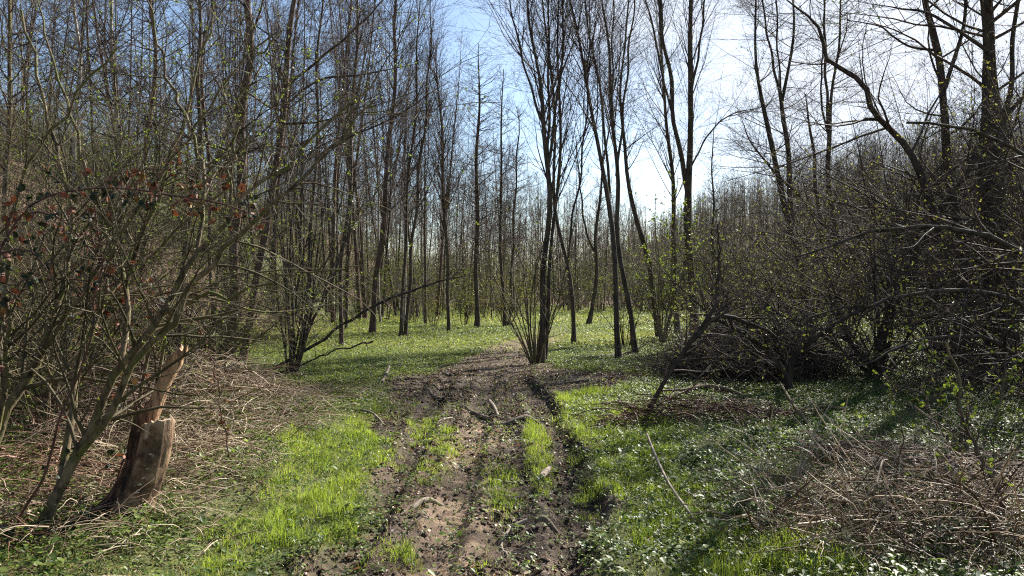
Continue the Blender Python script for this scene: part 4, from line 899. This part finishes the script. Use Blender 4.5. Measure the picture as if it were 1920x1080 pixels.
def stumpmat():
    m, t = mat_new('stump_wood'); tcd = N_(t, 'ShaderNodeTexCoord')
    mp = N_(t, 'ShaderNodeMapping'); mp.inputs['Scale'].default_value = (1, 1, .22); t.links.new(tcd.outputs['Object'], mp.inputs[0])
    def nz(s, src, d=6, r=.65):
        n = N_(t, 'ShaderNodeTexNoise'); n.inputs['Scale'].default_value = s; n.inputs['Detail'].default_value = d; n.inputs['Roughness'].default_value = r
        t.links.new(src, n.inputs['Vector']); return n
    a = nz(26, mp.outputs[0]); b = nz(7, tcd.outputs['Object']); c = nz(60, mp.outputs[0], 4)
    bark = ramp(t, [(.36, (.050, .028, .016)), (.5, (.18, .107, .060)), (.64, (.34, .225, .135))]); t.links.new(b.outputs['Fac'], bark.inputs[0])
    rotc = ramp(t, [(.38, (.010, .006, .005)), (.55, (.050, .026, .018)), (.72, (.20, .11, .062))]); t.links.new(a.outputs['Fac'], rotc.inputs[0])
    bare = ramp(t, [(.3, (.26, .165, .10)), (.7, (.58, .44, .30))]); t.links.new(a.outputs['Fac'], bare.inputs[0])
    ra = N_(t, 'ShaderNodeAttribute', attribute_name='rot'); pa = N_(t, 'ShaderNodeAttribute', attribute_name='peel')
    def mix(f, x, y):
        k = N_(t, 'ShaderNodeMix', data_type='RGBA'); t.links.new(f, k.inputs['Factor']); t.links.new(x, k.inputs['A']); t.links.new(y, k.inputs['B']); return k.outputs['Result']
    x = mix(pa.outputs['Fac'], bark.outputs[0], bare.outputs[0]); x = mix(ra.outputs['Fac'], x, rotc.outputs[0])
    p = N_(t, 'ShaderNodeBsdfPrincipled'); t.links.new(x, p.inputs['Base Color']); p.inputs['Roughness'].default_value = .75; p.inputs['Specular IOR Level'].default_value = .3
    ad_ = N_(t, 'ShaderNodeMath', operation='MULTIPLY_ADD'); t.links.new(c.outputs['Fac'], ad_.inputs[0]); ad_.inputs[1].default_value = .5; t.links.new(a.outputs['Fac'], ad_.inputs[2])
    bm = N_(t, 'ShaderNodeBump'); bm.inputs['Strength'].default_value = 1.0; bm.inputs['Distance'].default_value = .03; t.links.new(ad_.outputs[0], bm.inputs['Height']); t.links.new(bm.outputs[0], p.inputs['Normal'])
    o = N_(t, 'ShaderNodeOutputMaterial'); t.links.new(p.outputs[0], o.inputs[0])
stumpmat()
barkmat('torn_wood', (.10, .052, .032), (.50, .32, .19), scale=34, zs=.10, bump=1, rough=.7)
barkmat('rotten_wood', (.03, .018, .012), (.15, .085, .052), scale=30, zs=.15, bump=.9)
barkmat('stump_bark', (.20, .11, .065), (.42, .28, .17), scale=30, zs=.3, bump=.4)
barkmat('fungus', (.55, .47, .36), (.8, .74, .62), scale=40, zs=1, bump=.1, rough=.5)
stump()

# ---- fallen sticks and logs one could pick up
def stick(label, pts, seed, mat=None, name='fallen_stick', side=0, r_lift=.0, group=None, arch=None):
    """pts: photograph pixel on the ground, width px"""
    rng = rs(4000+seed); A = []
    for k, p in enumerate(pts):
        X, Y = gp(p[0], p[1]); h = p[3] if len(p) > 3 else 0
        r = max(p[2]/2/F*Y, .003); A.append([X, Y, float(height(X, Y))+r*.8+h, r])
    q = resample(A, 20); hz = height(q[:, 0], q[:, 1])+q[:, 3]*.35
    q[:, 2] = np.maximum(q[:, 2], hz)
    loc = q[10, :3].copy(); m = MB(); tubes(m, q[None, :, :3], q[None, :, 3], 8, [.6], rng, .18)
    # close the two ends
    for e, rev in ((0, False), (19, True)):
        ids = np.arange(8)+e*8; c = q[e, :3]
        V = np.vstack([m.V[0][ids], c[None]]); f = np.stack([np.arange(8), (np.arange(8)+1) % 8, np.full(8, 8)], 1); m.add(V, f, .9)
    if side:
        p1, r1 = spawn(rng, q[None, :, :3], q[None, :, 3], side, .2, .95, 25, 60, lf=lambda t, L, u: L*.3*u, rr=.5, rmin=.003, S=5, wig=.12); p1[..., 2] = np.maximum(p1[..., 2], height(p1[..., 0], p1[..., 1])+.005)
        m2 = MB(); tubes(m2, p1, r1, 5, None, rng)
    if not side:
        o = m.build(name, mat or M_stick, None, loc); return tag(o, label, 'log' if name == 'short_log' else 'stick', group)
    root = thing(name, label, 'branch', loc, group); m.build('stem', mat or M_stick, root, loc); m2.build('side_twigs' if False else 'twig', mat or M_stick, root, loc)
    return root
stick('pale peeled stick with a crooked end lying in the middle of the mud', [(772, 963, 11), (800, 950, 10), (832, 938, 5)], 1)
stick('thick short pale log end sticking out of the grass strip between the ruts', [(1014, 908, 12, .0), (1022, 890, 13, .02), (1031, 872, 8, .06)], 2, name='short_log')
stick('dark short log half sunk in the mud below the strip of grass', [(1004, 996, 14), (1020, 994, 15), (1042, 990, 12)], 3, M_stickdark, 'short_log')
stick('thin grey twig bent like a hook near the end of the rut', [(988, 996, 5, .05), (958, 1004, 5, .03), (940, 1024, 5), (952, 1042, 5), (975, 1056, 3)], 4)
stick('long pale cane lying in the bright grass beside the right rut', [(1213, 858, 4, .18), (1232, 900, 5, .14), (1258, 945, 5, .1), (1302, 1002, 4, .05)], 5)
stick('dark bent branch lying across the track where the mud narrows', [(858, 766, 8), (890, 772, 9), (915, 783, 9), (946, 787, 6)], 6, M_stickdark)
stick('grey bent branch lying across the track, lower end toward the grass', [(905, 794, 5), (945, 797, 8), (985, 791, 8), (1012, 782, 4)], 7, M_stickdark, side=4)
stick('pale broken stick propped upright on the crossing branches', [(918, 762, 7, .1), (926, 774, 7, .04), (934, 784, 5)], 8)
stick('dark stout branch piece lying left of the track before the sunny clearing', [(796, 735, 7), (820, 742, 8), (850, 748, 5)], 9, M_stickdark, side=3)
stick('thin stick on the mud edge beside the lush grass', [(704, 741, 4), (722, 750, 5), (736, 760, 4)], 10)
stick('thin brown twig lying over the tip of the lush grass', [(676, 783, 4, .05), (700, 790, 4, .04), (722, 800, 3)], 11)
stick('long thin dark pole on the meadow beyond the track crossing', [(786, 652, 5), (830, 654, 5), (858, 656, 4)], 12, M_stickdark)
stick('short dark pole lying on the meadow nearest the lone alder', [(875, 655, 5), (902, 657, 6)], 13, M_stickdark, 'short_log')
stick('thin twig lying between the track and the grass tuft', [(817, 800, 4), (832, 794, 4), (848, 786, 3)], 14)
stick('dark stub of a branch poking up on the shaded meadow', [(715, 728, 7), (722, 722, 6, .05), (730, 712, 5, .14)], 15, M_stickdark)
stick('fallen cane curving down across the ground cover before the thorns', [(1462, 770, 4, .25), (1490, 800, 6, .12), (1530, 835, 7, .02), (1562, 848, 5)], 16, M_green)
stick('dark fallen branch lying in the sunlit ground cover by the picture edge', [(1812, 826, 7, .06), (1850, 826, 8, .05), (1890, 832, 8, .05), (1935, 840, 6, .05)], 17, M_dark, side=3)
stick('mossy low branch arching out of the ground cover by the leaning sapling', [(1252, 768, 8, .03), (1290, 757, 9, .07), (1330, 752, 9, .08), (1385, 762, 7, .06), (1430, 790, 5, .02)], 18, MATS['mossy_bark'], side=5)
stick('slim pale twig on the leafy mud, lower corner of the track', [(668, 1030, 4), (690, 1010, 4), (712, 992, 4), (724, 984, 3)], 19)
stick('grey fallen branch beneath the twin trunks', [(1060, 668, 6), (1110, 676, 7), (1150, 672, 8), (1180, 668, 6)], 20, M_stickdark, side=5)
stick('dark branch lying straight across the shade before the twin trunks', [(1000, 722, 4), (1060, 721, 5), (1110, 720, 6)], 21, M_stickdark)
# leaning pole and horizontal boughs by the fan-shaped shrub
def pole(name, label, pts, seed, mat, n1=10, l1=.6, cat='pole'):
    return reach(name, label, pts, 100+seed, n1, l1, 0, mat, None, 3, cat=cat, k3=0, thk=.75)
pole('fallen_pole', 'long dark pole leaning up from the dead grass through the fan-shaped shrub', [[(462, 716, 9, 12.4), (520, 688, 9, 12.3), (600, 640, 8, 12.2), (680, 585, 7, 12.1), (770, 545, 5, 12.0), (868, 518, 4, 12.0)]], 1, M_dark, 12, .8)
pole('fallen_pole', 'thinner dark pole lying low and crossing behind the leaning one', [[(470, 712, 5, 12.6), (540, 694, 5, 12.6), (620, 660, 4, 12.7), (700, 640, 5, 12.8)]], 2, M_dark, 8, .5)
pole('hanging_bough', 'thin pale bough sagging between the mossy shrub and the fan-shaped shrub', [[(330, 552, 8, 6.4), (400, 560, 7, 6.5), (480, 585, 6, 6.6), (540, 585, 5, 6.8), (640, 568, 3, 7)]], 3, M_green, 14, .5, 'bough')
pole('hanging_bough', 'pale thin bough crossing higher between the same two shrubs', [[(300, 575, 8, 6.2), (380, 545, 7, 6.3), (450, 520, 6, 6.4), (540, 508, 4, 6.5), (640, 505, 2.5, 6.6)]], 4, M_green, 12, .5, 'bough')

# ---- the wood behind: countable trees, copied from a few prototypes
def proto_tree(seed, H, style, r0, mat, forks=0, lean=.05, n1=34, l1=1.5, tw=None):
    rng = rs(6000+seed); root = thing('woodland_tree', 'x', 'tree', (0, 0, 0))
    D = np.array([[lean*rng.normal(), lean*rng.normal(), 1.]]); P = walk(rng, np.array([[0, 0, -.15]]), D, H, 22, .02, .02); R = taper([r0], 22, .85, .06); R[0, 0] *= 1.35
    m = MB(); tubes(m, P, R, 7, [rng.random()], rng, .12); m.build('trunk', mat, root)
    if forks:
        pf, rf = spawn(rng, P, R, forks, .22, .55, 8, 22, lf=lambda t, L, u: L*(.95-t), rr=.7, rmin=.02, S=22, wig=.02, trop=.03)
        for k in range(forks): m = MB(); tubes(m, pf[k:k+1], rf[k:k+1], 6, None, rng); m.build('limb', mat, root)
        P = np.concatenate([P, pf]); R = np.concatenate([R, rf])
    s = dict(STY[style]); s.update(n1tot=n1, len=l1, k2=5, k3=3, rt=.005); m = MB()
    for p, r, k in crown_geo(rng, P, R, s): tubes(m, p, r, min(k, 3), None, rng)
    m.build('crown', tw or M_twig, root); return root
protos = [(proto_tree(1, 13, 'alder', .060, M_bark, 0, .03, 60, 1.5), 'straight slender'), (proto_tree(2, 13, 'upright', .066, M_bark, 2, .05, 60, 2.6), 'forked bare'),
          (proto_tree(3, 12, 'thin', .045, M_bark, 0, .07, 46, 1.4), 'thin leaning'), (proto_tree(4, 14, 'upright', .078, M_barkred, 1, .03, 60, 2.6), 'reddish-barked'),
          (proto_tree(5, 12, 'alder', .05, M_pale, 0, .05, 50, 1.4), 'pale-barked'), (proto_tree(6, 13, 'thin', .06, M_bark, 3, .06, 60, 1.6), 'many-stemmed'),
          (proto_tree(7, 11, 'alder', .042, M_twig, 0, .05, 56, 1.3), 'slim young')]
rng = rs(70); used = [0]*len(protos)
ZONES = {'bank': ('trees crowding the bank', 'tree among many on the bank'), 'mid': ('trees of the wood behind the clearing', 'tree in the crowded wood behind the clearing'), 'far': ('trees on the slope beyond the thicket', 'tree beyond the thicket and the bright clearing')}
PLACES = [(120, 'on the bank at its outer end'), (250, 'on the bank behind the pale birch'), (420, 'on the bank beside the three-stemmed clump'), (560, 'behind the three-stemmed clump'),
          (680, 'behind the fan-shaped shrub'), (800, 'near the slender reddish trunk'), (990, 'around the conical alders'), (1130, 'behind the lone alder'), (1290, 'behind the twin trunks'),
          (1400, 'beyond the thick two-forked alder'), (1580, 'beyond the pair of leaning trunks'), (9999, 'on the slope beyond the dark forked tree')]
def where(x, y):
    px = 960+x/y*F; return next(p for lim, p in PLACES if px < lim)+(', deeper in' if y > 42 else '')
def place_tree(x, y, zone, k, sc):
    pr, adj = protos[k]; loc = (x, y, float(height(x, y, False))-.05)
    lb = ('tall ' if sc > 1.02 else 'low ' if sc < .72 else '')+adj+' tree '+where(x, y); gg = ZONES[zone][0]
    rz = rng.random()*6.28; tl = (rng.normal()*.035, rng.normal()*.035)
    if used[k] == 0:
        pr.location = loc; pr.rotation_euler = (tl[0], tl[1], rz); pr.scale = (sc, sc, sc); pr['label'] = lb; pr['group'] = gg
    else: dup(pr, loc, rz, (sc*(.9+.2*rng.random()), sc), lb, gg, tl)
    used[k] += 1
pts = []
def far_enough(x, y, d): return all((x-a)**2+(y-b)**2 > d*d for a, b in pts)
cand = 0
while len(pts) < 195 and cand < 9000:
    cand += 1
    y = 17+43*rng.random()**.8; px = -60+2040*rng.random(); x = (px-960)/F*y
    zone = 'mid'
    if px < 420:
        if y < 20+ (px/420)*6: 
            if rng.random() > .45: continue
        zone = 'bank'; wt = .27
    elif px < 800:
        if y < 29: continue
        wt = .75
    elif px < 980:
        if y < 33: continue
        wt = .9
    elif px < 1290:
        if y < 47: continue
        wt = .8
    elif px < 1480:
        if y < 49: continue
        wt = .7; zone = 'far'
    else:
        if y < 31: continue
        wt = .95; zone = 'far'
    if rng.random() > wt: continue
    if not far_enough(x, y, .9 if zone != 'far' else 1.2): continue
    # silhouette of the wood against the sky
    top = np.interp(px, [0, 700, 790, 850, 900, 960, 1040, 1150, 1230, 1300, 1400, 1500, 1650, 1800, 1960], [-300, -220, 40, 150, 190, 200, 250, 300, 400, 350, 320, 290, 250, 200, 120])
    z0 = float(height(x, y, False)); Hh = CAMZ+(540-top)/F*y-z0; Hh = Hh*(.66+.36*rng.random())
    k = int(rng.choice(7, p=[.22, .16, .15, .13, .10, .11, .13] if zone != 'bank' else [.16, .08, .2, .16, .22, .08, .10]))
    sc = float(np.clip(Hh/12.5, .35, 1.35))
    pts.append((x, y)); place_tree(x, y, zone, k, sc)

# undergrowth bushes in and before the wood
def proto_bush(seed, H, n, leafn, lmat, tw, label):
    r = coppice('woodland_bush', label, (0, 0), 300+seed, n, H, .6, .014, tw, int(leafn*1.5), .030, lmat, k1=6, k2=4, cat='bush', twigmat=tw, S=7, wig=.1, rt=.004)
    return r
bp = [(proto_bush(1, 3.2, 9, 2200, M_young, M_twiggreen, 'x'), 'budding green'), (proto_bush(2, 2.6, 12, 2000, M_yellow, M_twig, 'x'), 'yellow-green'), (proto_bush(3, 3.6, 8, 1200, M_young, M_twig, 'x'), 'nearly bare'),
      (proto_bush(4, 2.0, 13, 0, M_young, M_twiggreen, 'x'), 'leafless')]
rng = rs(71); ub = [0]*4; bpts = []; cand = 0
while len(bpts) < 170 and cand < 6000:
    cand += 1; y = 15+42*rng.random(); px = -60+2040*rng.random(); x = (px-960)/F*y
    if px < 400: mn = 13
    elif px < 620: mn = 19+ (px-400)/220*9
    elif px < 990: mn = 31
    elif px < 1290: mn = 45
    elif px < 1450: mn = 47
    else: mn = 24 if px > 1560 else 40
    if y < mn or not all((x-a)**2+(y-b)**2 > 1.0 for a, b in bpts): continue
    k = int(rng.choice(4, p=[.32, .34, .22, .12])); zone = 'on the bank' if px < 420 else ('under the trees behind the clearing' if px < 1290 else 'on the slope beyond the thicket')
    pr, adj = bp[k]; sc = .7+.55*rng.random(); lb = ('large ' if sc > 1.06 else 'small ' if sc < .86 else '')+adj+' bush '+where(x, y); g = 'bushes '+zone; loc = (x, y, float(height(x, y, False)))
    if ub[k] == 0: pr.location = loc; pr.scale = (sc,)*3; pr['label'] = lb; pr['group'] = g
    else: dup(pr, loc, rng.random()*6.28, (sc, sc*(.8+.4*rng.random())), lb, g)
    ub[k] += 1; bpts.append((x, y))

# ---- the far wood, read as one mass
rng = rs(72); mb = MB(); mbl = MB()
n = 1750; y = 56+82*rng.random(n); x = (rng.random(n)*2-1)*(y*.72+4)
y[1150:] = 84+52*rng.random(600); x[1150:] = y[1150:]*(.10+.62*rng.random(600))
pxs = 960+x/y*F
tp = np.interp(pxs, [-100, 400, 800, 1000, 1190, 1250, 1330, 1400, 1600, 1960], [150, 200, 320, 345, 385, 395, 350, 320, 265, 200])
z = height(x, y, False); H = np.clip((CAMZ+(540-tp)/F*y-z)*(.7+.4*rng.random(n)), 4, 17)
P = walk(rng, np.stack([x, y, z-.1], 1), np.stack([.05*rng.normal(size=n), .05*rng.normal(size=n), np.ones(n)], 1), H, 7, .02, .02)
R = taper(.025+.05*rng.random(n), 7, .8, .15); tubes(mb, P, R, 4, None, rng)
p1, r1 = spawn(rng, P, R, n*16, .2, 1, 25, 65, lf=lambda t, L, u: L*.22*u*(1.3-.8*t), rr=.5, rmin=.014, S=4, wig=.1, trop=.08); tubes(mb, p1, r1, 3, None, rng)
p2, r2 = spawn(rng, p1, r1, n*75, .1, 1, 25, 60, lf=lambda t, L, u: L*.45*u, rr=.6, rmin=.011, S=3, wig=.12, trop=.05); tubes(mb, p2, r2, 3, None, rng)
n = 2300; y = 50+88*rng.random(n)**1.1; x = (rng.random(n)*2-1)*(y*.72+4); z = height(x, y, False)
P = walk(rng, np.repeat(np.stack([x, y, z], 1), 5, 0), np.stack([rng.normal(size=n*5)*.45, rng.normal(size=n*5)*.45, np.ones(n*5)], 1), 2+2.6*rng.random(n*5), 5, .1, .02)
R = taper(np.full(n*5, .02), 5, .8, .3); tubes(mb, P, R, 3, None, rng)
p1, r1 = spawn(rng, P, R, n*24, .1, 1, 25, 65, lf=lambda t, L, u: L*.4*u, rr=.6, rmin=.010, S=3, wig=.12, trop=.03); tubes(mb, p1, r1, 3, None, rng)
nl_ = 170000; idx = rng.integers(0, len(p1), nl_); s = rng.integers(1, 4, nl_)
leaves(mbl, p1[idx, s]+rng.normal(size=(nl_, 3))*.06, rng.normal(size=(nl_, 3))+[0, 0, .3], .06*(.5+rng.random(nl_)), rng)
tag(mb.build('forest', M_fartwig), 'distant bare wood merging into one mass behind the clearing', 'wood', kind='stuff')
tag(mbl.build('forest_foliage', M_young), 'haze of new green leaves through the distant wood', 'foliage', kind='stuff')
# look-alikes standing together are told apart by their order
same = {}
for o in bpy.data.objects:
    if o.parent is None and o.name.startswith('woodland_') and o.get('label'): same.setdefault(o['label'], []).append(o)
ORD = ['leftmost', 'second from left', 'third from left', 'fourth from left', 'fifth from left', 'sixth from left', 'seventh from left', 'eighth from left']
for lb, os_ in same.items():
    if 1 < len(os_) <= 9:
        os_.sort(key=lambda o: o.location.x/o.location.y)
        for k, o in enumerate(os_): o['label'] = lb+', '+('rightmost' if k == len(os_)-1 else ORD[k])
print('things', len(bpy.data.objects), 'polys', sum(len(m.polygons) for m in bpy.data.meshes))
